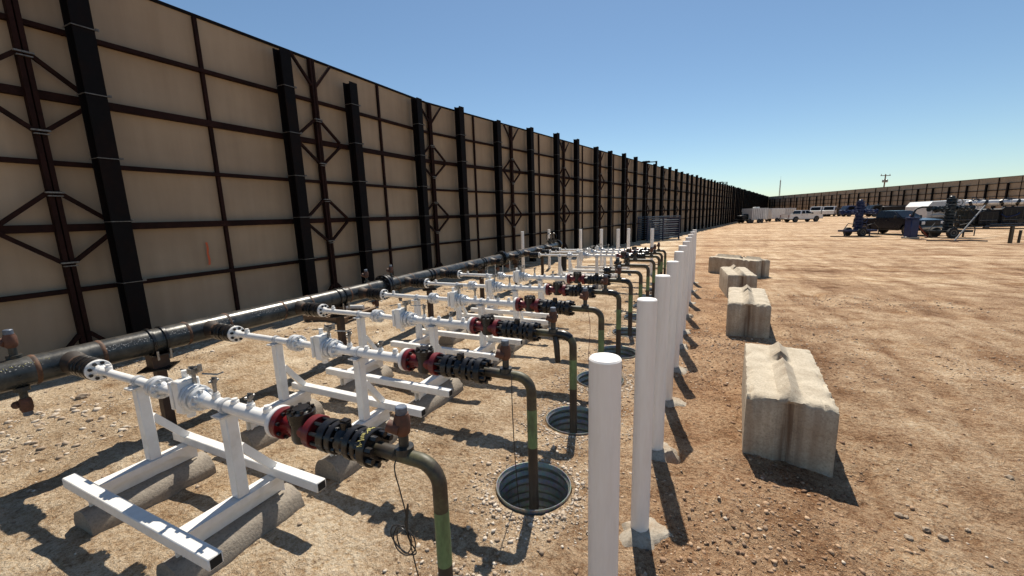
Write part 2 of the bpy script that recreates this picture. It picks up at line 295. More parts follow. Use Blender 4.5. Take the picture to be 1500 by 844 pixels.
# ------------------------------------------------------------------ mesh helpers
def frame(ax):
    a = np.array(ax, float); a /= np.linalg.norm(a)
    h = np.array([0, 0, 1.0]) if abs(a[2]) < 0.9 else np.array([1.0, 0, 0])
    u = np.cross(h, a); u /= np.linalg.norm(u); return a, u, np.cross(a, u)
class MB:
    def __init__(s): s.v = []; s.f = []
    def add(s, vs, fs):
        o = len(s.v); s.v += [tuple(map(float, p)) for p in vs]; s.f += [tuple(i + o for i in f) for f in fs]; return s
    def box(s, c, d, rz=0, rx=0, ry=0, bev=0.0):
        hx, hy, hz = d[0] / 2, d[1] / 2, d[2] / 2
        if bev > 0:
            bm = bmesh.new(); bmesh.ops.create_cube(bm, size=1)
            for vv in bm.verts: vv.co = Vector((vv.co.x * d[0], vv.co.y * d[1], vv.co.z * d[2]))
            bmesh.ops.bevel(bm, geom=bm.edges[:], offset=bev, segments=1, affect='EDGES')
            bm.verts.index_update(); vs = [tuple(q.co) for q in bm.verts]; fs = [tuple(q.index for q in f.verts) for f in bm.faces]; bm.free()
        else:
            vs = [(x, y, z) for x in (-hx, hx) for y in (-hy, hy) for z in (-hz, hz)]
            fs = [(0, 1, 3, 2), (4, 6, 7, 5), (0, 4, 5, 1), (2, 3, 7, 6), (0, 2, 6, 4), (1, 5, 7, 3)]
        if rx or ry or rz:
            R = Matrix.Rotation(rz, 3, 'Z') @ Matrix.Rotation(ry, 3, 'Y') @ Matrix.Rotation(rx, 3, 'X'); vs = [R @ Vector(p) for p in vs]
        return s.add([(p[0] + c[0], p[1] + c[1], p[2] + c[2]) for p in vs], fs)
    def bar(s, p0, p1, w, h=None, bev=0):
        """rectangular bar between two points"""
        h = h or w; p0 = np.array(p0, float); p1 = np.array(p1, float); a, u, w2 = frame(p1 - p0)
        vs = [p + u * sx * w / 2 + w2 * sy * h / 2 for p in (p0, p1) for sx, sy in ((-1, -1), (1, -1), (1, 1), (-1, 1))]
        return s.add(vs, [(3, 2, 1, 0), (4, 5, 6, 7), (0, 1, 5, 4), (1, 2, 6, 5), (2, 3, 7, 6), (3, 0, 4, 7)])
    def lathe(s, p0, ax, prof, n=20, cap=True, ph=0.0):
        a, u, w = frame(ax); p0 = np.array(p0, float); vs = []
        for t, r in prof:
            for k in range(n):
                q = 2 * PI * k / n + ph; vs.append(p0 + a * t + (u * math.cos(q) + w * math.sin(q)) * r)
        fs = [(i * n + k, i * n + (k + 1) % n, (i + 1) * n + (k + 1) % n, (i + 1) * n + k) for i in range(len(prof) - 1) for k in range(n)]
        if cap: fs += [tuple(range(n - 1, -1, -1)), tuple((len(prof) - 1) * n + k for k in range(n))]
        return s.add(vs, fs)
    def cyl(s, p0, p1, r, n=16, r1=None, cap=True, ph=0.0):
        p0 = np.array(p0, float); p1 = np.array(p1, float); L = np.linalg.norm(p1 - p0)
        return s.lathe(p0, p1 - p0, [(0, r), (L, r if r1 is None else r1)], n, cap, ph)
    def disc(s, p0, ax, t0, t1, r, n=24, c=0.004):
        return s.lathe(p0, ax, [(t0, r - c), (t0 + c, r), (t1 - c, r), (t1, r - c)], n)
    def tube(s, pts, r, n=10, cap=True):
        pts = [np.array(p, float) for p in pts]; vs = []; up = None
        for i, p in enumerate(pts):
            d = pts[min(i + 1, len(pts) - 1)] - pts[max(i - 1, 0)]
            a, u, w = frame(d)
            if up is not None:
                u = up - a * (up @ a); u /= np.linalg.norm(u); w = np.cross(a, u)
            up = u
            for k in range(n):
                q = 2 * PI * k / n; vs.append(p + (u * math.cos(q) + w * math.sin(q)) * (r[i] if isinstance(r, (list, tuple)) else r))
        fs = [(i * n + k, i * n + (k + 1) % n, (i + 1) * n + (k + 1) % n, (i + 1) * n + k) for i in range(len(pts) - 1) for k in range(n)]
        if cap: fs += [tuple(range(n - 1, -1, -1)), tuple((len(pts) - 1) * n + k for k in range(n))]
        return s.add(vs, fs)
    def prism(s, poly, y0, y1, fn=lambda x, y, z: (x, y, z)):
        """polygon in x,z extruded along y"""
        n = len(poly); vs = [fn(x, y0, z) for x, z in poly] + [fn(x, y1, z) for x, z in poly]
        return s.add(vs, [tuple(range(n)), tuple(range(2 * n - 1, n - 1, -1))] + [(i, i + n, (i + 1) % n + n, (i + 1) % n) for i in range(n)])
    def nuts(s, p0, ax, t0, t1, rc, r, n=8, m=6, ph=0.2):
        a, u, w = frame(ax); p0 = np.array(p0, float)
        for k in range(n):
            q = 2 * PI * k / n + ph; c = p0 + (u * math.cos(q) + w * math.sin(q)) * rc
            s.cyl(c + a * t0, c + a * t1, r, m)
        return s
    def mesh(s, name, smooth=True):
        me = bpy.data.meshes.new(name); me.from_pydata(s.v, [], s.f)
        bm = bmesh.new(); bm.from_mesh(me); bmesh.ops.recalc_face_normals(bm, faces=bm.faces[:]); bm.to_mesh(me); bm.free()
        if smooth:
            me.polygons.foreach_set('use_smooth', [True] * len(me.polygons)); me.set_sharp_from_angle(angle=math.radians(38))
        me.update(); return me
    def build(s, name, mat, parent=None, loc=(0, 0, 0), smooth=True, rz=0):
        me = s.mesh(name, smooth); me.materials.append(M[mat] if isinstance(mat, str) else mat)
        return link(name, me, parent, loc, rz)
def link(name, me, parent=None, loc=(0, 0, 0), rz=0):
    o = bpy.data.objects.new(name, me); col.objects.link(o); o.parent = parent; o.location = loc; o.rotation_euler = (0, 0, rz); return o
def tag(o, label=None, cat=None, group=None, kind=None):
    if label: o['label'] = label
    if cat: o['category'] = cat
    if group: o['group'] = group
    if kind: o['kind'] = kind
    return o
def thing(name, label, cat, loc, rz=0, group=None):
    o = bpy.data.objects.new(name, None); o.empty_display_size = 0.1; col.objects.link(o); o.location = loc; o.rotation_euler = (0, 0, rz)
    return tag(o, label, cat, group)
def kids(o): return [c for c in bpy.data.objects if c.parent == o]
def copy_tree(o, tree, parent=None):
    c = o.copy(); col.objects.link(c); c.parent = parent
    for ch in tree.get(o.name, []): copy_tree(ch, tree, c)
    return c
def tree_of():
    t = {}
    for o in bpy.data.objects:
        if o.parent: t.setdefault(o.parent.name, []).append(o)
    return t
_ORD = ['nearest', 'second nearest', 'third', 'fourth', 'fifth', 'sixth', 'seventh', 'eighth', 'ninth', 'tenth', 'eleventh', 'twelfth']
class _O:
    def __init__(s, n): s.n = n
    def __getitem__(s, i): return 'farthest' if i == s.n - 1 else _ORD[i]
ORD = _O(12)
def dirz(d): return math.atan2(d[1], d[0])

# ------------------------------------------------------------------ ground sheet
def axis(lo_f, hi_f, step, lo, hi, g):
    a = list(np.arange(lo_f, hi_f, step)); s = step; x = a[-1]; up = []
    while x < hi: s *= g; x += s; up.append(x)
    s = step; x = lo_f; dn = []
    while x > lo: s *= g; x -= s; dn.append(x)
    return np.array(dn[::-1] + a + up)
gx = axis(-5.6, 2.4, 0.034, -2500, 2500, 1.06); gy = axis(0.7, 6.2, 0.034, -600, 3500, 1.05)
GX, GY = np.meshgrid(gx, gy, indexing='ij')
GZ = gh(GX, GY)
for cx, cy, r in CUL:
    dx = GX - cx; dy = GY - cy; rr = np.hypot(dx, dy) + 1e-9
    ring = (rr >= 0.30) & (rr < 0.345); k = 0.302 / rr
    inside = rr < 0.30
    step = 0.034 if cy < 6 else 0.08
    GX = np.where(ring, cx + dx * k, GX); GY = np.where(ring, cy + dy * k, GY)
    GZ = np.where(inside, -0.95 + gz(cy), GZ)
nx, ny = GX.shape
vs_ = np.stack([GX, GY, GZ], -1).reshape(-1, 3)
ii = (np.arange(nx - 1)[:, None] * ny + np.arange(ny - 1)[None]).reshape(-1)
fs_ = np.stack([ii, ii + ny, ii + ny + 1, ii + 1], -1)
me = bpy.data.meshes.new('ground')
me.vertices.add(len(vs_)); me.vertices.foreach_set('co', vs_.reshape(-1))
me.loops.add(len(fs_) * 4); me.loops.foreach_set('vertex_index', fs_.reshape(-1))
me.polygons.add(len(fs_)); me.polygons.foreach_set('loop_start', np.arange(len(fs_)) * 4)
me.update(calc_edges=True); me.validate()
me.polygons.foreach_set('use_smooth', [True] * len(me.polygons))
me.materials.append(M['ground'])
tag(link('ground', me), kind='structure')

# ------------------------------------------------------------------ sound walls
Z0, DZ, ZT = 1.163, 0.956, 5.944
ROWS = [Z0 + DZ * k for k in range(5)]
ZB = -0.75
DET = {}
def shared(key, fn):
    if key not in DET: DET[key] = fn()
    return DET[key]
def child_mesh(name, me, parent, loc=(0, 0, 0), rz=0): return link(name, me, parent, loc, rz)
def with_mat(mb, mat, smooth=False):
    me = mb.mesh('part', smooth); me.materials.append(M[mat]); return me
# wall local frame: x along the wall, y = away from the yard (behind), z up
def post_mesh(ztop):
    m = MB(); w, d, t = 0.25, 0.24, 0.022
    h = ztop - ZB; zc = (ztop + ZB) / 2
    m.box((0, -d / 2 + t / 2, zc), (w, t, h)); m.box((0, d / 2 - t / 2, zc), (w, t, h)); m.box((0, 0, zc), (t, d - 2 * t, h))
    return with_mat(m, 'post')
def clamp_mesh():
    m = MB(); m.box((0, -0.129, 0), (0.275, 0.014, 0.011)); m.box((0.137, 0.0, 0), (0.012, 0.26, 0.011)); m.box((-0.137, 0, 0), (0.012, 0.26, 0.011))
    m.box((0.155, -0.12, 0.01), (0.04, 0.03, 0.035)); m.cyl((0.155, -0.15, 0.01), (0.155, -0.10, 0.01), 0.01, 6); return with_mat(m, 'dullsteel')
def make_wall(label, B, d, s0, s1, joints, posts, plain, near_s, rows=ROWS, ztop=ZT, zpost=None, dia=True, face=-1, thick=(1, 3)):
    """B origin, d unit direction; posts = list of (s, ztop)"""
    w = thing('sound_wall', label, 'wall', (B[0], B[1], 0), dirz(d))
    yp = 0.30   # sheet plane behind the posts
    cuts = sorted(set([s0, s1] + [s for s in joints + plain if s0 < s < s1]))
    zz = [ZB] + list(rows) + [ztop]
    for a, b2 in zip(cuts[:-1], cuts[1:]):
        if a < near_s:
            for k in range(len(zz) - 1):
                def mk(L=round(b2 - a, 3), h=round(zz[k + 1] - zz[k], 3)):
                    m = MB(); n = 6; V = []
                    for i in range(n + 1):
                        for j in range(n + 1):
                            u, v_ = i / n, j / n; bulge = 0.035 * 16 * u * (1 - u) * v_ * (1 - v_)
                            V.append((u * L, bulge, v_ * h))
                    m.add(V, [(i * (n + 1) + j, (i + 1) * (n + 1) + j, (i + 1) * (n + 1) + j + 1, i * (n + 1) + j + 1) for i in range(n) for j in range(n)])
                    m.add([(0, 0.06, 0), (L, 0.06, 0), (L, 0.06, h), (0, 0.06, h)], [(0, 1, 2, 3)])
                    return with_mat(m, 'sheet', True)
                child_mesh('panel', shared(('pn', round(b2 - a, 3), round(zz[k + 1] - zz[k], 3)), mk), w, (a, yp, zz[k]))
        else:
            child_mesh('panel', shared(('pc', round(b2 - a, 3), ztop), lambda: with_mat(MB().box(((b2 - a) / 2, 0.03, (ztop + ZB) / 2), (b2 - a - 0.004, 0.05, ztop - ZB)), 'sheet')), w, (a, yp, 0))
    # girts
    seglen = 9.8; s = s0
    while s < s1 - 0.01:
        e = min(s + seglen, s1); L = round(e - s, 3)
        for k, z in enumerate(rows):
            t = 0.115 if k in thick else 0.068
            child_mesh('girt', shared(('g', L, t), lambda: with_mat(MB().box((L / 2, 0, 0), (L, 0.09, t)), 'girt')), w, (s, yp - 0.05, z))
        child_mesh('top_rail', shared(('tr', L), lambda: with_mat(MB().box((L / 2, 0, 0), (L, 0.13, 0.05)), 'post')), w, (s, yp + 0.03, ztop + 0.02))
        s = e
    H = ztop - ZB
    for s in plain:
        if s0 < s < s1: child_mesh('stud', shared(('v', ztop), lambda: with_mat(MB().box((0, 0, (ztop + ZB) / 2), (0.062, 0.06, H - 0.04)), 'girt')), w, (s, yp - 0.035, 0))
    for s in joints:
        if not (s0 < s < s1): continue
        for o in (-0.036, 0.036):
            child_mesh('stud', shared(('j', ztop), lambda: with_mat(MB().box((0, 0, (ztop + ZB) / 2), (0.055, 0.10, H - 0.04)), 'girt')), w, (s + o, yp - 0.10, 0))
        if dia and s < near_s + 60:
            hw, hh, y = 0.62, 0.52, yp - 0.12
            segs = []
            for z in (rows[1], rows[3]):
                for sx in (-1, 1):
                    for sz in (-1, 1): segs.append((0.06 * sx, sz * hh + z, sx * hw, z + sz * 0.05))
            for sx in (-1, 1):
                segs.append((0.06 * sx, ztop - 0.62, sx * 0.55, ztop - 0.03)); segs.append((0.06 * sx, 0.48, sx * 0.55, -0.08))
            for (xa, za, xb, zb) in segs:
                child_mesh('diagonal_brace', shared(('db', xa, za, xb, zb), lambda: with_mat(MB().bar((xa, 0, za), (xb, 0, zb), 0.055, 0.055), 'girt')), w, (s, y, 0))
            for z in (rows[1] - hh, rows[1] + hh, rows[3] - hh, rows[3] + hh):
                if s < near_s: child_mesh('bracket', shared('br', lambda: with_mat(MB().box((0, 0, 0), (0.2, 0.05, 0.022)).box((0, 0.0, -0.05), (0.16, 0.05, 0.014)), 'dullsteel')), w, (s, yp - 0.165, z))
    for s, zt in posts:
        p = child_mesh('post', shared(('p', round(zt, 2)), lambda: post_mesh(zt)), w, (s, 0.02, 0))
        if s < near_s:
            for z in rows:
                if z < zt - 0.1: child_mesh('clamp', shared('cl', clamp_mesh), p, (0, 0, z + 0.07 + 0.02 * math.sin(s * 9 + z * 5)))
    return w
aw = math.radians(0.2374); d1 = np.array([math.sin(aw), math.cos(aw)]); W1 = np.array([-8.587, 0.0])
a2 = math.radians(9.797); d2 = np.array([math.sin(a2), math.cos(a2)]); BEND = np.array([-8.541, 12.08])
# sheets stand 0.3 m behind the posts; direction +y local = left of travel = away from the yard
wall1 = make_wall('tall tan sheet wall at left on dark steel posts, nearest stretch before the bend', W1, d1, -3.5, 12.12,
    [-2.4, 2.71, 7.54], [(-1.6, 5.9), (1.6 - 0.0, 5.9) if False else (-3.3, 5.9), (3.32, 6.1), (6.66, 5.83), (8.55, 5.62), (11.29, 5.86)], [0.2, 5.09, 9.81], 99)
posts2 = []; joints2 = []; plain2 = []
k = 0
while 4.9 * k < 170:
    joints2.append(4.9 * k + (0.06 if k == 0 else 0)); plain2.append(4.9 * k + 2.45)
    for o in (1.28, 3.72):
        s = 4.9 * k + o + 0.12 * math.sin(k * 5.1 + o)
        if s < 169.5: posts2.append((s, round(ZT + (0.02 if k == 0 else 0.10) + 0.04 * math.sin(k * 3 + o), 1) + 0.03))
    k += 1
wall2 = make_wall('long dark-posted tan wall receding from the bend to the far corner', BEND, d2, 0.02, 170.6, joints2, posts2, plain2, 40)
COR = BEND + d2 * 169.85
d3 = np.array([25.67, -82.8]); d3 /= np.linalg.norm(d3)
rows3 = [0.5, 1.6, 2.7, 3.8, 4.9]
posts3 = [(1.2 + 3.62 * k, 4.95) for k in range(34)]; joints3 = [3.62 * 2 * k + 3.0 for k in range(17)]; plain3 = [3.62 * 2 * k + 6.6 for k in range(17)]
wall3 = make_wall('far tan wall crossing behind the trucks on the right', COR, -d3, -124.0, 0.9, [-s for s in joints3], [(-s, z) for s, z in posts3], [-s for s in plain3], -999, rows=rows3)
# the far wall's inner side faces the yard: turn it round so that posts stand inside
wall3.rotation_euler = (0, 0, dirz(d3)); 
for c in kids(wall3):
    c.location.x = -c.location.x
    if c.name.startswith(('panel', 'girt', 'top_rail')):
        L = max(v.co.x for v in c.data.vertices) - min(0, min(v.co.x for v in c.data.vertices)); c.location.x -= L
# orange spray mark on a panel
mk = MB()
pts = [(0.0, 0.0), (0.012, 0.1), (0.0, 0.22), (0.014, 0.34), (0.004, 0.44)]
for (x, z), (x2, z2) in zip(pts[:-1], pts[1:]): mk.add([(x - 0.018, 0, z), (x + 0.02, 0, z), (x2 + 0.02, 0, z2), (x2 - 0.018, 0, z2)], [(0, 1, 2, 3)])
q = on_plane(306, 388, W1 + np.array([-0.29, 0]), d1)
mk.build('paint_mark', 'orangemark', wall1, (q[1], 0.268, q[2]))

# area lights on poles behind the wall
def yard_lamp(x, y, label):
    P = on_plane(x, y, BEND + np.array([-0.9, 0]), d2)
    t = thing('lamp_post', label, 'lamp post', (P[0], P[1], gz(P[1])), dirz(d2), 'lights behind the wall')
    h = P[2] - gz(P[1]); MB().cyl((0, 0, 0), (0, 0, h), 0.09, 10).build('pole', 'post', t)
    MB().bar((0, 0, h - 0.06), (0, 1.0, h - 0.02), 0.08).build('arm', 'post', t); MB().box((0, 0.95, h), (0.35, 0.7, 0.16), bev=0.03).build('lamp_head', 'post', t)
yard_lamp(961.5, 236, 'box-headed yard lamp rising above the wall, the nearer one')
yard_lamp(1065, 266.5, 'small yard lamp above the wall near its far end')

# ------------------------------------------------------------------ bollards
def bollard_mesh(h):
    m = MB(); r = 0.059
    m.lathe((0, 0, 0), (0, 0, 1), [(-0.25, r), (h - 0.006, r), (h, r - 0.005)], 40); return m
bm0 = bollard_mesh(1.58).mesh('bollard'); bm0.materials.append(M['bollard'])
for i, y in enumerate(BOLLARD_Y):
    z = gz(y); t = thing('bollard', ('%s white round bollard in the long row on the right of the risers' % _O(11)[i]), 'bollard', (BOLLARD_X + 0.02 * (i / 10), y, z), 0, 'bollards in the long row')
    o = link('post', bm0, t, (0, 0, 0), random.uniform(0, 6)); o.rotation_euler = (random.uniform(-.006, .006), random.uniform(-.006, .006), random.uniform(0, 6))
    if i: 
        m = MB(); n = 36; rings = [0.015, 0.08, 0.12, 0.155]; V = []; ph = random.uniform(0, 6); zc = ghs(BOLLARD_X + .03, y)
        for j_, r0 in enumerate(rings):
            for k in range(n):
                q = 2 * PI * k / n; rad = r0 * (1 + 0.22 * math.sin(2 * q + ph) + 0.13 * math.sin(5 * q + 2 * ph) + 0.07 * math.sin(11 * q))
                xx, yy = 0.03 + math.cos(q) * rad, -0.02 + math.sin(q) * rad
                V.append((xx, yy, (ghs(BOLLARD_X + xx, y + yy) if r0 > 0.1 else zc) - z + (0.03, 0.026, 0.016, -0.02)[j_] + 0.006 * random.random()))
        m.add(V, [(a * n + k, (a + 1) * n + k, (a + 1) * n + (k + 1) % n, a * n + (k + 1) % n) for a in range(3) for k in range(n)])
        m.build('concrete_footing', 'footing', t, smooth=True)
back = [(-6.0, 13.6, 'leftmost of the back bollards, behind the header pipe'), (-5.75, 15.7, 'second of the back bollards from the left'), (-4.35, 15.4, 'third of the back bollards from the left'),
        (-3.48, 15.1, 'fourth of the back bollards from the left'), (-2.85, 15.0, 'fifth of the back bollards from the left, slightly short'), (-2.55, 15.4, 'tallest back bollard, sixth from the left'), (-1.66, 14.8, 'rightmost of the back bollards, in front of the blue rack')]
for x, y, l in back:
    t = thing('bollard', 'white bollard beyond the runs, ' + l, 'bollard', (x, y, gz(y)), 0, 'bollards behind the last run')
    link('post', bm0, t, (0, 0, 0), random.uniform(0, 6))

# ------------------------------------------------------------------ concrete blocks
def block_mesh(L, W, Hh, seed):
    r = np.random.default_rng(seed); bm = bmesh.new()
    ny_, nx_ = 44, 22
    # cross profile: flat top with a V ridge
    def top(u):  # u in -W/2..W/2
        return Hh + max(0, 0.085 - abs(u) * 0.085 / 0.085)
    xs = sorted(set(list(np.linspace(-W / 2, W / 2, nx_)) + [-0.085, 0, 0.085])); ys = np.linspace(0, L, ny_)
    grid = {}
    for i, x in enumerate(xs):
        for j, y in enumerate(ys):
            z = top(x) if 0.12 < y < L - 0.12 else Hh + max(0, 0.085 - abs(x)) * max(0, min(1, (min(y, L - y) - 0.0) / 0.12))
            if abs(y - L * 0.62) < 0.085 and abs(x) < 0.09: z = Hh - 0.01
            edge = min(W / 2 - abs(x), min(y, L - y))
            xx, yy = x, y
            if edge < 0.03: z -= 0.008 + 0.035 * r.random() ** 4; xx -= math.copysign(0.014 * r.random(), x) if abs(x) > W / 2 - .01 else 0; yy += (0.018 * r.random() if y < .01 else -0.018 * r.random() if y > L - .01 else 0)
            z += 0.006 * (r.random() - 0.5)
            grid[i, j] = bm.verts.new((xx, yy, z))
    nX = len(xs)
    for i in range(nX - 1):
        for j in range(ny_ - 1): bm.faces.new((grid[i, j], grid[i + 1, j], grid[i + 1, j + 1], grid[i, j + 1]))
    # sides down to below ground with end grooves
    zl = [0.93, 0.6, 0.3, 0.0, -0.25]
    per = [(i, 0) for i in range(nX)] + [(nX - 1, j) for j in range(1, ny_)] + [(i, ny_ - 1) for i in range(nX - 2, -1, -1)] + [(0, j) for j in range(ny_ - 2, 0, -1)]
    rings = [[grid[p] for p in per]]
    for f in zl:
        ring = []
        for (i, j) in per:
            x, y = xs[i], ys[j]; gx_ = 0
            if j == 0: gx_ = 0.045 * max(0, 1 - abs(x) / 0.10)
            if j == ny_ - 1: gx_ = -0.045 * max(0, 1 - abs(x) / 0.10)
            o = 0.006 if f < 0.95 else 0
            xo = x * (1 + o) + 0.003 * (r.random() - .5); yo = y + gx_ + (-o if j == 0 else o if j == ny_ - 1 else 0)
            ring.append(bm.verts.new((xo, yo, f * Hh if f >= 0 else -0.25)))
        rings.append(ring)
    n = len(per)
    for a, b2 in zip(rings[:-1], rings[1:]):
        for k in range(n): bm.faces.new((a[k], b2[k], b2[(k + 1) % n], a[(k + 1) % n]))
    bm.faces.new(rings[-1])
    bmesh.ops.recalc_face_normals(bm, faces=bm.faces[:])
    me = bpy.data.meshes.new('block'); bm.to_mesh(me); bm.free(); me.materials.append(M['concrete'])
    me.polygons.foreach_set('use_smooth', [True] * len(me.polygons)); me.set_sharp_from_angle(angle=math.radians(42)); return me
blocks = [((0.685, 3.70), -0.065, 1.55, 'nearest concrete ridge-topped block, largest, with chipped rim', 0.565), ((0.70, 7.53), -0.05, 1.6, 'second concrete block in the line, behind the nearest one', 0.56),
          ((0.85, 11.07), 0.083, 1.6, 'third concrete block in the line, turned slightly left', 0.56), ((0.357, 16.1), -2.30, 1.78, 'farthest concrete block, lying lengthwise across the line', 0.56)]
for k, ((x, y), rz, L, lab, hh) in enumerate(blocks):
    t = thing('concrete_block', lab, 'concrete block', (x, y, gz(y)), rz, 'concrete barrier blocks')
    link('block', block_mesh(L, 0.62, hh, 20 + k), t)
    ym = L * 0.62
    pts = [(0, ym - 0.05, hh - 0.04), (0, ym - 0.045, hh + 0.035), (0, ym, hh + 0.06), (0, ym + 0.045, hh + 0.035), (0, ym + 0.05, hh - 0.04)]
    MB().tube(pts, 0.011, 8).build('lifting_eye', 'rust', t)

# ------------------------------------------------------------------ culvert pits
def culvert_mesh(r):
    m = MB(); prof = []
    nz = 60
    for k in range(nz + 1):
        z = -0.9 + 0.920 * k / nz; prof.append((z, r - 0.012 + 0.010 * math.sin(z * 2 * PI / 0.072)))
    m.lathe((0, 0, 0), (0, 0, 1), prof, 56, cap=False)
    outer = [(-0.05, r + 0.001), (0.0, r + 0.001), (0.02, r + 0.002)]
    m.lathe((0, 0, 0), (0, 0, 1), outer, 56, cap=False)
    m.lathe((0, 0, 0), (0, 0, 1), [(0.02, r + 0.002), (0.022, r - 0.001), (0.02, r - 0.005)], 56, cap=False)
    return m
cm = culvert_mesh(0.292).mesh('culvert'); cm.materials.append(M['galv'])
for i, (cx, cy, r) in enumerate(CUL):
    t = thing('culvert_pipe', 'round corrugated galvanised pit ring set in the ground under the %s riser' % ORD[i], 'culvert', (cx, cy, gz(cy)), 0, 'culvert rings under the risers')
    link('corrugated_ring', cm, t, (0, 0, 0), random.uniform(0, 6))
    MB().disc((0, 0, 0), (0, 0, 1), -0.93, -0.88, 0.29, 24).build('dirt_floor', 'ground', t)

# ------------------------------------------------------------------ pipe header
HX, HZ, HR = -5.07, 0.945, 0.125
hdr = thing('pipe_header', 'thick dark steel header pipe running along the wall side', 'pipe', (HX, 0, HZ))
MB().cyl((0, -1.6, 0), (0, 14.7, 0), HR, 40).build('pipe', 'steel', hdr)
for i, y in enumerate(RUN_Y):
    MB().lathe((0.06, y, 0), (1, 0, 0), [(0, 0.10), (0.055, 0.098), (0.11, 0.075), (0.22, 0.07)], 24).build('outlet_neck', 'brownpipe', hdr)
    MB().lathe((0.2, y, 0), (1, 0, 0), [(0, 0.0735), (0.03, 0.0745), (0.06, 0.0725)], 24, cap=False).build('weld_band', 'rust', hdr)
    for o in (-0.21, 0.21):
        w = 0.016
        MB().lathe((0, y + o - w, 0), (0, 1, 0), [(0, HR), (w * .7, HR + 0.0045), (w * 1.3, HR + 0.0045), (2 * w, HR)], 40, cap=False).build('weld_band', 'rust', hdr)
for y in (5.42, 10.0):
    m = MB(); m.disc((0, y, 0), (0, 1, 0), -0.055, -0.008, 0.20, 36); m.disc((0, y, 0), (0, 1, 0), 0.008, 0.055, 0.20, 36); f = m.build('flange', 'black', hdr)
    tag(MB().nuts((0, y, 0), (0, 1, 0), -0.10, 0.10, 0.165, 0.016, 12).build('bolt_ring', 'black', f), kind='stuff')
m = MB(); m.disc((0, 14.7, 0), (0, 1, 0), -0.05, 0.0, 0.2, 30); m.disc((0, 14.7, 0), (0, 1, 0), 0.01, 0.06, 0.2, 30); m.build('end_flange', 'black', hdr)
for y in (13.9, 14.3):   # black valve gear on the far end
    m = MB(); m.lathe((0, y, HR), (0, 0, 1), [(0, 0.06), (0.05, 0.06), (0.05, 0.11), (0.09, 0.11), (0.09, 0.05), (0.18, 0.05)], 20)
    m.build('vent_valve', 'black', hdr)
    MB().tube([(0.13 * math.cos(2 * PI * k / 16), y, HR + 0.22 + 0.13 * math.sin(2 * PI * k / 16)) for k in range(17)], 0.012, 8).build('handwheel', 'black', hdr)
def small_valve(parent, loc, down, s=1.0, mat='rust_body'):
    """threaded nipple, cast body and cap"""
    k = -1 if down else 1
    o = MB().lathe(loc, (0, 0, k), [(0, 0.042 * s), (0.03 * s, 0.042 * s), (0.03 * s, 0.022 * s), (0.085 * s, 0.022 * s)], 14).build('nipple', 'steel', parent)
    m = MB(); p = (loc[0], loc[1], loc[2] + k * 0.085 * s)
    m.lathe(p, (0, 0, k), [(0, 0.024 * s), (0.012 * s, 0.033 * s), (0.035 * s, 0.036 * s), (0.08 * s, 0.036 * s), (0.092 * s, 0.030 * s), (0.10 * s, 0.030 * s)], 10)
    m.cyl((p[0], p[1] - 0.02 * s, p[2] + k * 0.035 * s), (p[0] - 0.05 * s, p[1] - 0.035 * s, p[2] + k * 0.05 * s), 0.028 * s, 10)
    v = m.build('valve_body', mat, parent)
    MB().lathe((p[0], p[1], p[2] + k * 0.10 * s), (0, 0, k), [(0, 0.026 * s), (0.03 * s, 0.026 * s), (0.034 * s, 0.022 * s)], 12).build('cap', 'bluecap', v)
small_valve(hdr, (0.05, 1.12, -HR + 0.02), True, 1.15); small_valve(hdr, (-0.03, 1.14, HR - 0.01), False, 1.15)
for y in (5.15, 5.75): small_valve(hdr, (0.05, y, -HR + 0.02), True, 1.05); small_valve(hdr, (-0.03, y - 0.1, HR - 0.01), False, 1.05)
for y in (9.7, 10.3): small_valve(hdr, (0.05, y, -HR + 0.02), True, 1.05)
# chalk scrawl along the upper camera side of the pipe
def scrawl(parent, y0, y1, n, mat, a0=0.15, a1=0.75):
    m = MB(); n *= 3
    for k in range(n):
        y = y0 + (y1 - y0) * (k + random.uniform(.2, .5)) / n; ac = (a0 + a1) / 2 + random.choice((-.13, .0, .13)) + random.uniform(-.04, .04); p = []
        da, dy = random.choice((.09, .05, 0.0, -.08)), random.uniform(-.006, .012)
        for j in range(3):
            t = j / 2; aa = ac + da * (t - .5); yy = y + dy * t
            p.append((math.cos(aa) * (HR + 0.0008), yy, math.sin(aa) * (HR + 0.0008)))
        m.tube(p, random.uniform(.001, .0022), 4)
    tag(m.build('chalk_mark', mat, parent), kind='stuff')
scrawl(hdr, 1.63, 2.0, 20, 'chalk'); scrawl(hdr, 0.85, 1.25, 16, 'chalk', .2, 1.0); scrawl(hdr, 2.15, 2.35, 8, 'chalk'); scrawl(hdr, 3.0, 3.4, 14, 'chalk'); scrawl(hdr, 2.6, 2.8, 8, 'chalk'); scrawl(hdr, 0.9, 1.3, 8, 'yellowmark', .3, 1.1)

for i in (6, 7, 8):
    y = RUN_Y[i]; m = MB(); m.disc((0, y, 0), (1, 0, 0), 0.27, 0.32, 0.09, 24); m.disc((0, y, 0), (1, 0, 0), 0.33, 0.38, 0.09, 24); f = m.build('outlet_cap', 'black', hdr)
    tag(MB().nuts((0, y, 0), (1, 0, 0), 0.24, 0.41, 0.07, 0.012, 8).build('bolt_ring', 'black', f), kind='stuff')
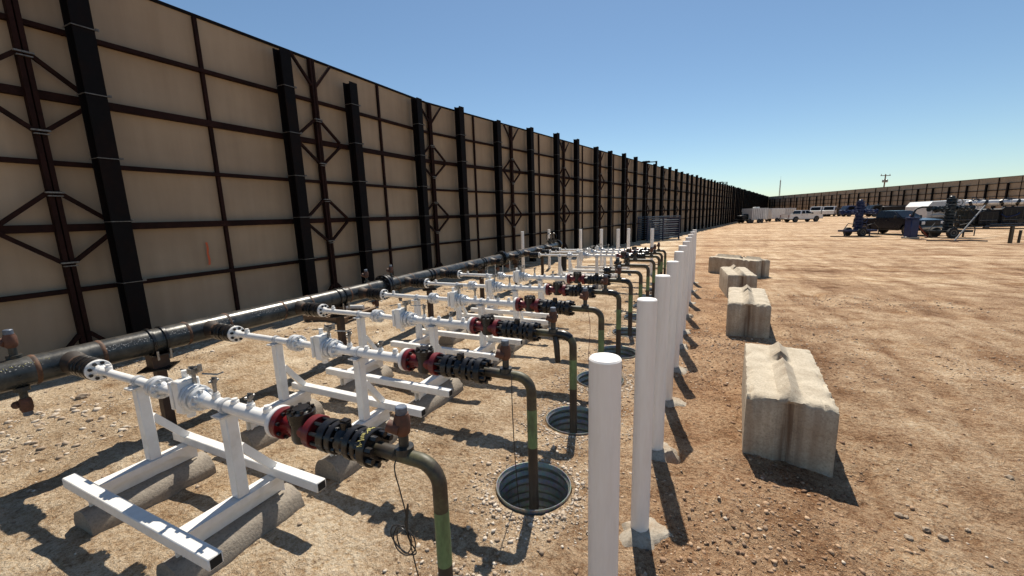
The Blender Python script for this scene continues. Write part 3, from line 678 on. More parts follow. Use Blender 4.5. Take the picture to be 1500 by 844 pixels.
# header supports
for k, y in enumerate((2.07, 4.42, 6.72, 8.9, 11.0, 13.2)):
    z = gz(y)
    t = thing('pipe_support', '%s rusty steel post with double strap clamp carrying the header pipe' % _O(6)[k], 'pipe support', (HX - 0.02, y, z), 0, 'posts under the header pipe')
    MB().box((0, 0, 0.27), (0.085, 0.085, 0.94)).build('post', 'postrust', t)
    MB().box((0, 0, 0.655 - z), (0.27, 0.27, 0.012), rz=PI / 4).build('diamond_plate', 'black', t)
    MB().box((0, 0, 0.735 - z), (0.13, 0.15, 0.15)).build('saddle', 'postrust', t)
    MB().box((0, 0, 0.812 - z), (0.30, 0.17, 0.014)).build('saddle_plate', 'black', t)
    for o in (-0.055, 0.055):
        s = MB().lathe((0.02, o - 0.013, HZ - z), (0, 1, 0), [(0, HR + 0.0008), (0, HR + 0.014), (0.026, HR + 0.014), (0.026, HR + 0.0008)], 36, cap=False).build('strap', 'black', t)
        for sx in (-1, 1): MB().cyl((0.02 + sx * 0.14, o, 0.77 - z), (0.02 + sx * 0.14, o, 0.86 - z), 0.011, 8).build('bolt', 'steelgrey', s)

# ------------------------------------------------------------------ metering runs
RX = -3.0   # local origin of a run / skid in X
AZ = 0.94
def run_template():
    t = thing('meter_run', 'x', 'meter run', (RX, 0, 0))
    X = lambda x: (x - RX, 0, AZ)
    ax = (1, 0, 0)
    m = MB()
    for a, b2 in ((-4.81, -4.75), (-4.74, -4.69), (-4.67, -4.60), (-4.592, -4.53)): m.disc(X(0), ax, a, b2, 0.09, 28)
    m.cyl(X(-4.81), X(-4.53), 0.06, 20); f = m.build('inlet_flanges', 'black', t)
    tag(MB().nuts(X(0), ax, -4.84, -4.505, 0.072, 0.0105, 8, 8, ph=0.39).build('bolt_ring', 'black', f), kind='stuff')
    m = MB(); m.disc(X(0), ax, -4.527, -4.495, 0.086, 32); m.lathe(X(0), ax, [(-4.495, 0.05), (-4.45, 0.034)], 20); f = m.build('white_flange', 'white', t)
    tag(MB().nuts(X(0), ax, -4.496, -4.478, 0.064, 0.0135, 8, 6, ph=0.39).build('nuts', 'black', f), kind='stuff')
    MB().cyl(X(-4.47), X(-2.98), 0.031, 20).build('inlet_pipe', 'white', t)
    m = MB(); m.cyl((-4.32 - RX, 0, AZ + 0.02), (-4.32 - RX, 0, AZ + 0.055), 0.024, 12); m.cyl((-4.32 - RX, 0, AZ + 0.055), (-4.32 - RX, 0, AZ + 0.075), 0.017, 8); m.build('port', 'white', t)
    m = MB(); m.lathe(X(-3.885), ax, [(0, 0.032), (0, 0.044), (0.03, 0.044), (0.03, 0.032)], 20, cap=False); m.build('pipe_clamp', 'white_galv', t)
    m = MB(); m.disc(X(0), ax, -3.615, -3.575, 0.078, 28); m.disc(X(0), ax, -3.562, -3.522, 0.078, 28); m.lathe(X(0), ax, [(-3.66, 0.033), (-3.615, 0.05)], 18); m.lathe(X(0), ax, [(-3.522, 0.05), (-3.47, 0.033)], 18)
    f = m.build('flange_pair', 'white_galv', t); tag(MB().nuts(X(0), ax, -3.635, -3.50, 0.06, 0.0095, 8, 6).build('bolt_ring', 'white_galv', f), kind='stuff')
    # orifice fitting
    m = MB(); m.box((-3.20 - RX, 0, AZ + 0.005), (0.085, 0.135, 0.235), bev=0.008); m.box((-3.265 - RX, 0, AZ + 0.01), (0.03, 0.15, 0.20), bev=0.006)
    m.cyl((-3.20 - RX, 0, AZ - 0.155), (-3.20 - RX, 0, AZ - 0.10), 0.026, 14); m.cyl((-3.235 - RX, 0.02, AZ + 0.12), (-3.235 - RX, 0.02, AZ + 0.17), 0.02, 14)
    body = m.build('orifice_fitting', 'white', t)
    m = MB()
    for k in range(5): m.cyl((-3.283 - RX, -0.055, AZ - 0.07 + k * 0.04), (-3.275 - RX, -0.055, AZ - 0.07 + k * 0.04), 0.008, 6)
    tag(m.build('cover_screws', 'steelgrey', body), kind='stuff')
    m = MB(); m.disc(X(0), ax, -3.155, -3.12, 0.088, 32); m.disc(X(0), ax, -3.108, -3.07, 0.088, 32); m.disc(X(0), ax, -3.058, -3.02, 0.078, 32); m.lathe(X(0), ax, [(-3.02, 0.062), (-2.95, 0.041)], 20)
    f = m.build('orifice_flanges', 'white_galv', t); tag(MB().nuts(X(0), ax, -3.16, -2.995, 0.062, 0.011, 8, 6).build('bolt_ring', 'white_galv', f), kind='stuff')
    # tap valves and tubing on top of the fitting
    m = MB()
    m.cyl((-3.15 - RX, 0.03, AZ + 0.08), (-3.15 - RX, 0.03, AZ + 0.19), 0.013, 10); m.box((-3.15 - RX, 0.03, AZ + 0.175), (0.05, 0.05, 0.035)); m.cyl((-3.19 - RX, 0.03, AZ + 0.195), (-3.10 - RX, 0.03, AZ + 0.21), 0.008, 8)
    m.cyl((-3.10 - RX, 0.05, AZ + 0.17), (-3.10 - RX, 0.05, AZ + 0.22), 0.014, 8)
    v = m.build('tap_valve', 'steelgrey', t)
    MB().tube([(-3.15 - RX, 0.05, AZ + 0.15), (-3.3 - RX, 0.07, AZ + 0.145), (-3.44 - RX, 0.09, AZ + 0.12)], 0.006, 6).tube([(-3.1 - RX, 0.06, AZ + 0.15), (-2.98 - RX, 0.09, AZ + 0.15), (-2.93 - RX, 0.1, AZ + 0.17)], 0.006, 6).build('impulse_tubing', 'steelgrey', v)
    # outlet white pipe with ports
    MB().cyl(X(-2.96), X(-2.23), 0.041, 22).build('outlet_pipe', 'white', t)
    for x, h, valve in ((-2.86, 0.065, 1), (-2.66, 0.055, 0), (-2.50, 0.06, 2), (-2.34, 0.065, 0)):
        m = MB(); m.cyl((x - RX, 0, AZ + 0.03), (x - RX, 0, AZ + h), 0.024, 12); m.cyl((x - RX, 0, AZ + h), (x - RX, 0, AZ + h + 0.015), 0.018, 8); p = m.build('port', 'white', t)
        if valve:
            g = MB(); z = AZ + h + 0.012; g.cyl((x - RX, 0, z), (x - RX, 0, z + 0.05 * (1.6 if valve == 1 else 0.7)), 0.012, 10); z += 0.05 * (1.6 if valve == 1 else .7)
            g.box((x - RX, 0, z), (0.032, 0.028, 0.028)); g.cyl((x - RX - 0.01, 0, z + 0.02), (x - RX + 0.035, 0, z + 0.026), 0.007, 8); g.cyl((x - RX, -.03, z), (x - RX, .03, z), 0.009, 8); g.build('needle_valve', 'steelgrey', p)
    MB().lathe(X(-2.775), ax, [(0, 0.042), (0, 0.052), (0.03, 0.052), (0.03, 0.042)], 20, cap=False).build('pipe_clamp', 'white_galv', t)
    m = MB(); m.disc(X(0), ax, -2.245, -2.212, 0.094, 32); m.build('outlet_flange', 'white', t)
    # red check valve with black cover
    m = MB(); m.disc(X(0), ax, -2.208, -2.165, 0.092, 32); m.lathe(X(0), ax, [(-2.165, 0.058), (-2.12, 0.046), (-2.07, 0.062), (-1.99, 0.062), (-1.96, 0.048), (-1.945, 0.055)], 22)
    m.disc(X(0), ax, -1.945, -1.895, 0.092, 32); rv = m.build('red_check_valve', 'red', t)
    m = MB(); m.lathe((-2.035 - RX, 0, AZ - 0.075), (0, 0, 1), [(0, 0.058), (0.02, 0.066), (0.12, 0.066), (0.12, 0.072), (0.15, 0.072), (0.152, 0.076), (0.18, 0.076), (0.185, 0.05), (0.2, 0.045)], 18); m.build('black_cover', 'black', rv)
    tag(MB().nuts((-2.035 - RX, 0, AZ + 0.09), (0, 0, 1), 0, 0.035, 0.06, 0.011, 8).nuts(X(0), ax, -2.215, -2.145, 0.075, 0.011, 8, 6, ph=0.39).build('bolt_ring', 'black', rv), kind='stuff')
    # black ball valve train
    m = MB(); m.lathe(X(0), ax, [(-1.893, 0.042), (-1.82, 0.042)], 20)
    for a, b2, r in ((-1.835, -1.785, 0.09), (-1.772, -1.735, 0.088), (-1.645, -1.605, 0.09), (-1.592, -1.56, 0.086), (-1.535, -1.485, 0.099)): m.disc(X(0), ax, a, b2, r, 28)
    m.lathe(X(0), ax, [(-1.735, 0.05), (-1.715, 0.076), (-1.675, 0.076), (-1.645, 0.05)], 22); m.lathe(X(0), ax, [(-1.79, 0.05), (-1.77, 0.05)], 18); m.lathe(X(0), ax, [(-1.61, 0.05), (-1.59, 0.05)], 18); m.lathe(X(0), ax, [(-1.565, 0.043), (-1.53, 0.043)], 18)
    bv = m.build('black_ball_valve', 'black', t)
    m = MB(); m.nuts(X(0), ax, -1.897, -1.84, 0.073, 0.011, 8, 8, ph=.39); m.nuts(X(0), ax, -1.80, -1.712, 0.072, 0.0125, 8, 6, ph=.39); m.nuts(X(0), ax, -1.665, -1.545, 0.073, 0.012, 8, 6); m.nuts(X(0), ax, -1.556, -1.445, 0.076, 0.0165, 8, 6, ph=.39); tag(m.build('stud_bolts', 'black', bv), kind='stuff')
    m = MB(); m.cyl((-1.69 - RX, 0, AZ + 0.07), (-1.69 - RX, 0, AZ + 0.108), 0.03, 14); m.box((-1.69 - RX, 0, AZ + 0.11), (0.045, 0.035, 0.016)); m.build('stem', 'black', bv)
    # riser
    P = [(-1.49, AZ), (-1.36, AZ), (-1.21, AZ)] + [(-1.21 + 0.11 * math.sin(q), AZ - 0.11 + 0.11 * math.cos(q)) for q in np.linspace(0.15, PI / 2, 9)]
    pp = [(x - RX, 0, z) for x, z in P] + [(-1.10 - RX, 0, 0.70)]
    MB().tube(pp, 0.0365, 20).build('elbow_pipe', 'rustgreen', t)
    MB().cyl((-1.10 - RX, 0, 0.70), (-1.10 - RX, 0, 0.40), 0.037, 20).build('green_riser', 'green', t)
    MB().cyl((-1.10 - RX, 0, 0.40), (-1.10 - RX, 0, -0.86), 0.0365, 20).build('lower_riser', 'brownpipe', t)
    return t
def relief(parent, x, s=1.0, mat='rust_body'): small_valve(parent, (x - RX, 0, AZ + 0.02), False, s, mat)
tmpl = run_template(); relief(tmpl, -1.30, 1.12)
rl = {0: 'nearest white meter run, with black cable looped at its elbow', 1: 'second white meter run from the camera, with red check valve',
      2: 'third white meter run, with a black boot hanging from its elbow'}
tr = tree_of(); runs = []
for i in FULL:
    y = RUN_Y[i]
    o = tmpl if i == 0 else copy_tree(tmpl, tr)
    o.location = (RX + (0 if i == 0 else 0.012 * math.sin(i * 2.3)), y, gz(y)); o.rotation_euler = (0, 0, 0.006 * math.sin(i * 1.7) if i else 0)
    lab = rl.get(i, '%s white meter run with red and black valves, counting risers from the camera' % ORD[i])
    tag(o, lab, 'meter run', 'white meter runs'); runs.append(o)
# three risers that end in a short capped stub, no meter between them and the header
RISER = {c.name.split('.')[0]: c.data for c in kids(tmpl) if c.name.split('.')[0] in ('elbow_pipe', 'green_riser', 'lower_riser')}
for i in (6, 7, 8):
    y = RUN_Y[i]; t = thing('capped_riser', '%s riser, ending in a short black-capped stub without a meter' % ORD[i], 'riser pipe', (RX, y, gz(y)), 0, 'capped risers')
    for nm, me_ in RISER.items(): link(nm, me_, t)
    X = lambda x: (x - RX, 0, AZ)
    MB().cyl(X(-1.72), X(-1.48), 0.0365, 18).build('stub_pipe', 'rustgreen', t)
    m = MB(); m.disc(X(0), (1, 0, 0), -1.80, -1.755, 0.095, 24); m.disc(X(0), (1, 0, 0), -1.745, -1.70, 0.095, 24); f = m.build('blind_flange', 'black', t)
    tag(MB().nuts(X(0), (1, 0, 0), -1.83, -1.67, 0.075, 0.014, 8).build('bolt_ring', 'black', f), kind='stuff')
    small_valve(t, (-1.55 - RX, 0, AZ + 0.02), False, 1.2, 'black')
# black tape boots on some elbows
def boot(parent, long=False):
    m = MB(); P = [(-1.25, AZ), (-1.21, AZ)] + [(-1.21 + 0.11 * math.sin(q), AZ - 0.11 + 0.11 * math.cos(q)) for q in np.linspace(0.15, 0.8, 5)]
    m.tube([(x - RX, 0, z) for x, z in P], 0.044, 14)
    if long: m.tube([(-1.27 - RX, -0.03, AZ - 0.02), (-1.25 - RX, -0.05, AZ - 0.1), (-1.24 - RX, -0.05, AZ - 0.27)], [0.03, 0.03, 0.026], 10)
    m.build('black_boot', 'black', parent)
boot(runs[2], True); boot(runs[4]); boot(runs[5])
# yellow lettering scribble on the nearest end flange
m = MB()
for k in range(16):
    q = 0.5 + 1.3 * k / 16; r0, r1 = 0.099, 0.099
    m.bar((-1.53 - RX + random.uniform(0, .03), math.cos(q) * -0.1005, AZ + math.sin(q) * 0.1005), (-1.515 - RX + random.uniform(0, .02), math.cos(q + .06) * -0.1005, AZ + math.sin(q + .06) * 0.1005), 0.005, 0.003)
m.build('marker_scribble', 'yellowmark', runs[0])

# ------------------------------------------------------------------ skids and sleepers
LX = (-3.87, -2.76)
def skid_template():
    t = thing('pipe_skid', 'x', 'skid frame', (RX, 0, 0))
    X = lambda x: x - RX
    for y in (-0.42, 0.25):
        o = MB().box((X(-3.16), y, 0.331), (1.76, 0.075, 0.072), bev=0.006).build('cross_tube', 'white', t)
        for sx in (-1, 1): MB().box((X(-3.16) + sx * 0.879, y, 0.331), (0.004, 0.058, 0.056)).build('hollow_shade_cap', 'hollow_shade', o)  # tube ends are closed; dark caps paint the shade of a hollow
    for x in LX:
        b_ = MB(); y0, y1 = -0.40, 0.29; L = y1 - y0; yc = (y0 + y1) / 2
        b_.box((X(x), yc, 0.27), (0.10, L, 0.048)); b_.box((X(x), yc, 0.20), (0.014, L, 0.095))
        bm_ = b_.build('beam', 'white', t)
        for yy, sg in ((-0.385, 1), (0.27, -1)):
            MB().add([(X(x) + 0.046, yy, 0.16), (X(x) + 0.046, yy, 0.248), (X(x) + 0.046, yy + sg * 0.15, 0.248), (X(x) + 0.036, yy, 0.16), (X(x) + 0.036, yy, 0.248), (X(x) + 0.036, yy + sg * 0.15, 0.248)], [(0, 1, 2), (5, 4, 3), (0, 3, 4, 1), (1, 4, 5, 2), (2, 5, 3, 0)]).build('gusset', 'white', bm_)
        top = AZ - (0.031 if x < -3 else 0.041)
        lg = MB().box((X(x), 0, (0.295 + top - 0.014) / 2), (0.076, 0.076, top - 0.014 - 0.295), bev=0.006).build('leg', 'white', t)
        MB().box((X(x), 0, top - 0.008), (0.10, 0.15, 0.012)).build('rest_plate', 'white_galv', lg)
        MB().bar((X(x), 0.036, 0.64), (X(x), 0.235, 0.368), 0.052, 0.052).build('brace', 'white', t)
    return t
sk = skid_template(); tr = tree_of()
def sleeper_mesh(seed):
    r = np.random.default_rng(seed); m = MB(); n = 14; V = []; ys = np.linspace(-0.455, 0.34, 8)
    for y in ys:
        for k in range(n + 1):
            q = PI * k / n; rad = 0.145 + 0.004 * r.standard_normal(); V.append((math.cos(q) * rad, y, 0.015 + math.sin(q) * rad * 0.97))
        V.append((-0.145, y, -0.12)); V.append((0.145, y, -0.12))
    w = n + 3
    F = [(j * w + k, j * w + (k + 1) % w, (j + 1) * w + (k + 1) % w, (j + 1) * w + k) for j in range(len(ys) - 1) for k in range(w)]
    F += [tuple(range(w)), tuple((len(ys) - 1) * w + k for k in range(w - 1, -1, -1))]
    m.add(V, F); me = m.mesh('sleeper'); me.materials.append(M['sleeper']); return me
slm = [sleeper_mesh(k) for k in range(3)]
for i in FULL:
    y = RUN_Y[i]
    o = sk if i == 0 else copy_tree(sk, tr)
    o.location = (RX, y, gz(y)); tag(o, '%s white welded tube skid frame under the meter runs' % _O(9)[FULL.index(i)], 'skid frame', 'white skid frames')
    for x, side in zip(LX, ('header', 'riser')):
        s = link('sleeper', slm[(i + (x > -3)) % 3], None, (x, y, gz(y) - 0.003)); tag(s, 'half-round concrete sleeper under the %s skid, on its %s-pipe side' % (_O(9)[FULL.index(i)], side), 'sleeper', 'concrete sleepers under skids')

# ------------------------------------------------------------------ cables
def cable(label, pts, r=0.0035, mat='cable'):
    P = [np.array(p, float) for p in pts]; out = []
    for i in range(len(P) - 1):
        p0 = P[max(i - 1, 0)]; p1 = P[i]; p2 = P[i + 1]; p3 = P[min(i + 2, len(P) - 1)]
        for t in np.linspace(0, 1, 7)[:-1]:
            out.append(0.5 * (2 * p1 + (p2 - p0) * t + (2 * p0 - 5 * p1 + 4 * p2 - p3) * t * t + (3 * p1 - p0 - 3 * p2 + p3) * t ** 3))
    out.append(P[-1]); o = MB().tube(out, r, 6).build('cable', mat); tag(o, label, 'cable', 'cables hanging from risers'); return o
y0 = RUN_Y[0]
loop = []
for k in range(22):
    q = k * 2 * PI / 7.3; loop.append((-1.31 + 0.045 * math.cos(q) + 0.002 * k * math.sin(k), y0 - 0.05 - 0.01 * math.sin(q * 1.3), 0.50 + 0.075 * math.sin(q)))
cable('thin black cable with a hanging coil on the nearest elbow', [(-1.34, y0 - 0.045, AZ + 0.01), (-1.33, y0 - 0.03, AZ + 0.045), (-1.32, y0 + .03, AZ + 0.04), (-1.33, y0 - 0.045, AZ - 0.03), (-1.305, y0 - 0.05, 0.78), (-1.28, y0 - 0.05, 0.66), (-1.29, y0 - 0.05, 0.60)] + loop + [(-1.27, y0 - 0.06, 0.55), (-1.26, y0 - .05, 0.72), (-1.28, y0 - .05, 0.6), (-1.24, y0 - 0.05, 0.35), (-1.18, y0 - 0.06, 0.18), (-1.17, y0 - 0.09, 0.03), (-1.16, y0 - .12, -0.2)])
y1 = RUN_Y[1]
cable('thin black cable hanging straight from the second elbow', [(-1.22, y1 - 0.04, AZ + .02), (-1.215, y1 - 0.06, 0.8), (-1.21, y1 - 0.06, 0.45), (-1.20, y1 - 0.05, 0.1), (-1.2, y1 + 0.0, -0.3)])
y3 = RUN_Y[3]
cable('thin reddish cable hanging from the fourth elbow', [(-1.25, y3 - 0.04, AZ), (-1.22, y3 - 0.05, 0.7), (-1.24, y3 - 0.05, 0.3), (-1.2, y3, -0.2)], 0.003, 'redprop')

# ------------------------------------------------------------------ things lying about
c = at(500, 466)
t = thing('pallet', 'dark wooden pallet lying on the dirt behind the header pipe', 'pallet', (c[0], c[1], ghs(c[0], c[1])), 0.1)
for k in range(7): MB().box((-0.5 + k * 0.167, 0, 0.125), (0.1, 1.0, 0.02)).build('slat', 'wood', t)
for yy in (-0.45, 0, 0.45): MB().box((0, yy, 0.07), (1.1, 0.09, 0.09)).build('stringer', 'wood', t)
for k in range(3): MB().box((-0.48 + k * 0.48, 0, 0.012), (0.1, 1.0, 0.02)).build('slat', 'wood', t)
for k, (dx, dy, rz, l) in enumerate(((0.1, 0.2, 0.3, 'pale pipe offcut on the pallet, the one toward the wall'), (0.25, -0.2, -0.1, 'pale pipe offcut on the pallet, the nearer one'))):
    o = MB().lathe((-0.3, 0, 0.05), (1, 0, 0), [(0, 0.05), (0.6, 0.05)], 14).build('pipe_offcut', 'pvc', None, (c[0] + dx, c[1] + dy, ghs(c[0], c[1]) + 0.135), rz=rz); tag(o, l, 'pipe')
# low pale rail rack by the wall
c = at(712, 389)
t = thing('rail_rack', 'low pale metal rail frame standing in front of the wall behind the header', 'rack', (-7.0, 13.6, gz(13.6)), PI / 2 - 0.1)
for z in (0.45, 0.62): MB().cyl((-1.3, 0, z), (1.3, 0, z), 0.018, 8).build('rail', 'pvc', t)
for k in range(6): MB().cyl((-1.3 + k * 0.52, 0, -0.02), (-1.3 + k * 0.52, 0, 0.66), 0.018, 8).build('upright', 'pvc', t)
# boards near the back row
for k, (x, y, L, rz, lab) in enumerate(((-3.2, 17.2, 2.6, 0.25, 'pale board lying on the dirt left of the blue rack, longest'), (-2.2, 16.6, 1.6, 0.05, 'short pale board on the dirt beyond the last run'), (-1.9, 17.8, 2.0, 0.6, 'board lying aslant nearest the blue rack'))):
    o = MB().box((0, 0, 0.03), (L, 0.14, 0.045)).build('board', 'palewood', None, (x, y, ghs(x, y)), rz=rz); tag(o, lab, 'board', 'boards beyond the last run')
c = at(826, 395)
t = thing('standpipe', 'short dark standpipe on the dirt between the sixth run and the last three', 'pipe', (c[0], c[1], gz(c[1])))
MB().cyl((0, 0, -0.1), (0, 0, 0.5), 0.11, 18).build('pipe', 'darkpaint', t); MB().disc((0, 0, 0), (0, 0, 1), 0.5, 0.55, 0.15).build('flange', 'darkpaint', t)
# blue slatted rack
P0 = at(948, 353.5); P1 = at(994, 350.5); d = (P1 - P0)[:2]; L = np.linalg.norm(d); d /= L
t = thing('blue_rack', 'dark blue steel slatted rack standing before the wall beyond the runs', 'rack', (P0[0], P0[1], gz(P0[1])), dirz(d))
Hk, Dk = 1.85, 1.1
for x in (0, L * 0.48, L):
    for y in (0, Dk): MB().box((x, y, Hk / 2), (0.1, 0.1, Hk)).build('upright', 'rackblue', t)
for k in range(10):
    z = 0.18 + k * 0.175
    for y in (0.0, Dk):
        MB().box((L * 0.24, y, z), (L * 0.48 - 0.1, 0.04, 0.075), rx=0.35).build('slat', 'slat', t); MB().box((L * 0.74, y, z), (L * 0.52 - 0.1, 0.04, 0.075), rx=0.35).build('slat', 'rackblue' if k % 2 else 'slat', t)
for y in (0, Dk): MB().box((L / 2, y, Hk + 0.03), (L + 0.1, 0.1, 0.06)).build('top_beam', 'slat', t)
MB().box((L + 0.02, Dk / 2, Hk / 2 + 0.1), (0.03, Dk - 0.1, Hk - 0.5)).build('end_plate', 'blue', t)

# ------------------------------------------------------------------ vehicles and well equipment
def wheel(parent, x, y, z, r, w, n=24, ymir=1):
    m = MB(); m.lathe((x, y - w / 2, z), (0, 1, 0), [(0, r * 0.62), (0, r * 0.93), (w * 0.12, r), (w * 0.88, r), (w, r * 0.93), (w, r * 0.62)], n); ty = m.build('wheel', 'rubber', parent)
    yo = y + ymir * (w / 2 + 0.004)
    MB().lathe((x, yo - ymir * 0.05, z), (0, ymir, 0), [(0, r * 0.6), (0.05, r * 0.6), (0.052, r * 0.5), (0.03, r * 0.4), (0.03, r * 0.2), (0.055, r * 0.16), (0.055, 0.01)], n).build('rim', 'dullsteel', ty)
def pickup(name, label, paint, loc, rz):
    """crew cab pickup, front toward +x, wheels on z = 0"""
    t = thing(name, label, 'pickup truck', loc, rz)
    L = 6.0; wb0, wb1 = -1.78, 1.92; wr = 0.43
    def arch(cx): return [(cx + 0.55 * math.cos(q), 0.42 + 0.55 * math.sin(q)) for q in np.linspace(PI * 0.93, PI * 0.07, 9)]
    W = 1.98
    prof = [(-3.0, 0.62), (-2.95, 0.55)] + [(x, z) for x, z in arch(wb0)] + [(wb0 + 0.6, 0.5), (wb1 - 0.6, 0.5)] + arch(wb1) + [(2.85, 0.52), (2.98, 0.62), (2.98, 1.06), (2.88, 1.2), (1.5, 1.32), (1.15, 1.34), (-0.95, 1.34), (-1.0, 1.30), (-2.97, 1.28)]
    prof = prof[::-1]
    m = MB(); hw = W / 2
    n = len(prof); ring = [(-hw + 0.05, 0.97), (-hw, 1.0), (hw, 1.0), (hw - 0.05, 0.97)]
    V = []
    for y, s in ring:
        for x, z in prof: V.append((x * (1 if s == 1 else 0.992), y, z if z < 1.1 else (z if s == 1 else z + 0.005)))
    F = [tuple(range(n))] + [tuple(3 * n + k for k in range(n - 1, -1, -1))]
    for j in range(3): F += [(j * n + k, (j + 1) * n + k, (j + 1) * n + (k + 1) % n, j * n + (k + 1) % n) for k in range(n)]
    m.add(V, F); body = m.build('body', paint, t)
    # bed interior: dark recessed top
    MB().box((-1.98, 0, 1.297), (1.85, W - 0.28, 0.02)).build('bed_liner', 'rubber', t)
    # greenhouse
    gb = [(-0.98, 1.33), (1.38, 1.33), (0.55, 1.9), (-0.72, 1.92)]
    m = MB(); V = []
    for (x, z) in gb:
        y = hw - 0.06 if z < 1.5 else hw - 0.24; V += [(x, -y, z), (x, y, z)]
    m.add(V, [(0, 2, 4, 6), (1, 7, 5, 3), (0, 6, 7, 1), (6, 4, 5, 7), (4, 2, 3, 5), (0, 1, 3, 2)])
    bmr = bmesh.new(); tmp = m.mesh('t', False); bmr.from_mesh(tmp); bmesh.ops.bevel(bmr, geom=bmr.edges[:], offset=0.05, segments=2, affect='EDGES'); me = bpy.data.meshes.new('cab'); bmr.to_mesh(me); bmr.free()
    me.polygons.foreach_set('use_smooth', [True] * len(me.polygons)); me.set_sharp_from_angle(angle=math.radians(30)); me.materials.append(M[paint]); cabn = link('cab', me, t)
    def side_y(z): return hw - 0.06 - 0.18 * (z - 1.33) / 0.58
    for sy in (-1, 1):
        for poly in ([(-0.78, 1.38), (-0.62, 1.82), (-0.12, 1.83), (-0.12, 1.38)], [(-0.02, 1.38), (-0.02, 1.83), (0.48, 1.82), (1.08, 1.38)]):
            V = [(x, sy * (side_y(z) + 0.006), z) for x, z in poly] + [(x, sy * (side_y(z) - 0.01), z) for x, z in poly]
            MB().add(V, [(0, 1, 2, 3), (7, 6, 5, 4)] + [(k, (k + 1) % 4, (k + 1) % 4 + 4, k + 4) for k in range(4)]).build('side_window', 'glass', cabn, smooth=False)
        MB().box((1.0, sy * (hw + 0.1), 1.42), (0.12, 0.2, 0.22), bev=0.03).build('mirror', 'rubber', t)
        for x in (0.15, -0.75): MB().box((x, sy * (hw + 0.008), 1.14), (0.2, 0.025, 0.035)).build('door_handle', 'rubber', t)
        MB().box((2.93, sy * 0.78, 0.98), (0.13, 0.3, 0.22), bev=0.02).build('headlight', 'lamp', t)
        MB().box((-2.985, sy * 0.88, 1.0), (0.05, 0.14, 0.4)).build('tail_light', 'redprop', t)
        MB().box((0.15, sy * (hw - 0.02), 0.42), (2.3, 0.14, 0.05)).build('running_board', 'rubber', t)
    V = [(1.36, -0.86, 1.37), (1.36, 0.86, 1.37), (0.60, 0.70, 1.86), (0.60, -0.70, 1.86)]
    V = [(x + 0.012, y, z + 0.012) for x, y, z in V]; MB().add(V + [(x - 0.02, y, z - 0.02) for x, y, z in V], [(0, 1, 2, 3), (7, 6, 5, 4)] + [(k, (k + 1) % 4, (k + 1) % 4 + 4, k + 4) for k in range(4)]).build('windscreen', 'glass', cabn, smooth=False)
    V = [(-1.0, -0.8, 1.42), (-1.0, 0.8, 1.42), (-0.78, 0.66, 1.84), (-0.78, -0.66, 1.84)]
    MB().add([(x - 0.005, y, z) for x, y, z in V] + [(x + 0.03, y, z) for x, y, z in V], [(3, 2, 1, 0), (4, 5, 6, 7)] + [(k, k + 4, (k + 1) % 4 + 4, (k + 1) % 4) for k in range(4)]).build('rear_window', 'glass', cabn, smooth=False)
    MB().box((2.985, 0, 0.95), (0.04, 1.15, 0.34), bev=0.01).build('grille', 'rubber', t)
    MB().box((3.03, 0, 0.6), (0.16, 1.9, 0.22), bev=0.04).build('front_bumper', 'steelgrey', t); MB().box((-3.05, 0, 0.6), (0.16, 1.9, 0.18), bev=0.04).build('rear_bumper', 'steelgrey', t)
    for x in (wb0, wb1):
        for sy in (-1, 1): wheel(t, x, sy * 0.84, wr, wr, 0.28, ymir=sy)
    MB().box((0.1, 0, 0.5), (5.2, 1.3, 0.2)).build('underbody', 'rubber', t)
    return t
def ray_dir(P, right, away): u = P[:2] / np.linalg.norm(P[:2]); return np.array([u[1], -u[0]]) * right + u * away
def cam_dir(right, fwd): return RT[:2] / np.linalg.norm(RT[:2]) * right + _fh[:2] * fwd
P = at(1309, 343.4); tk = pickup('pickup_truck', 'black crew-cab pickup parked between the blue well trees', 'carblack', (P[0], P[1], gz(P[1])), dirz(ray_dir(P, 0.72, -0.69))); tk.scale = (0.92, 0.92, 0.96)
P = at(1173, 325.3); pickup('pickup_truck', 'white crew-cab pickup parked beside the white trailers', 'carwhite', (P[0], P[1], gz(P[1])), dirz(cam_dir(0.97, 0.12)))

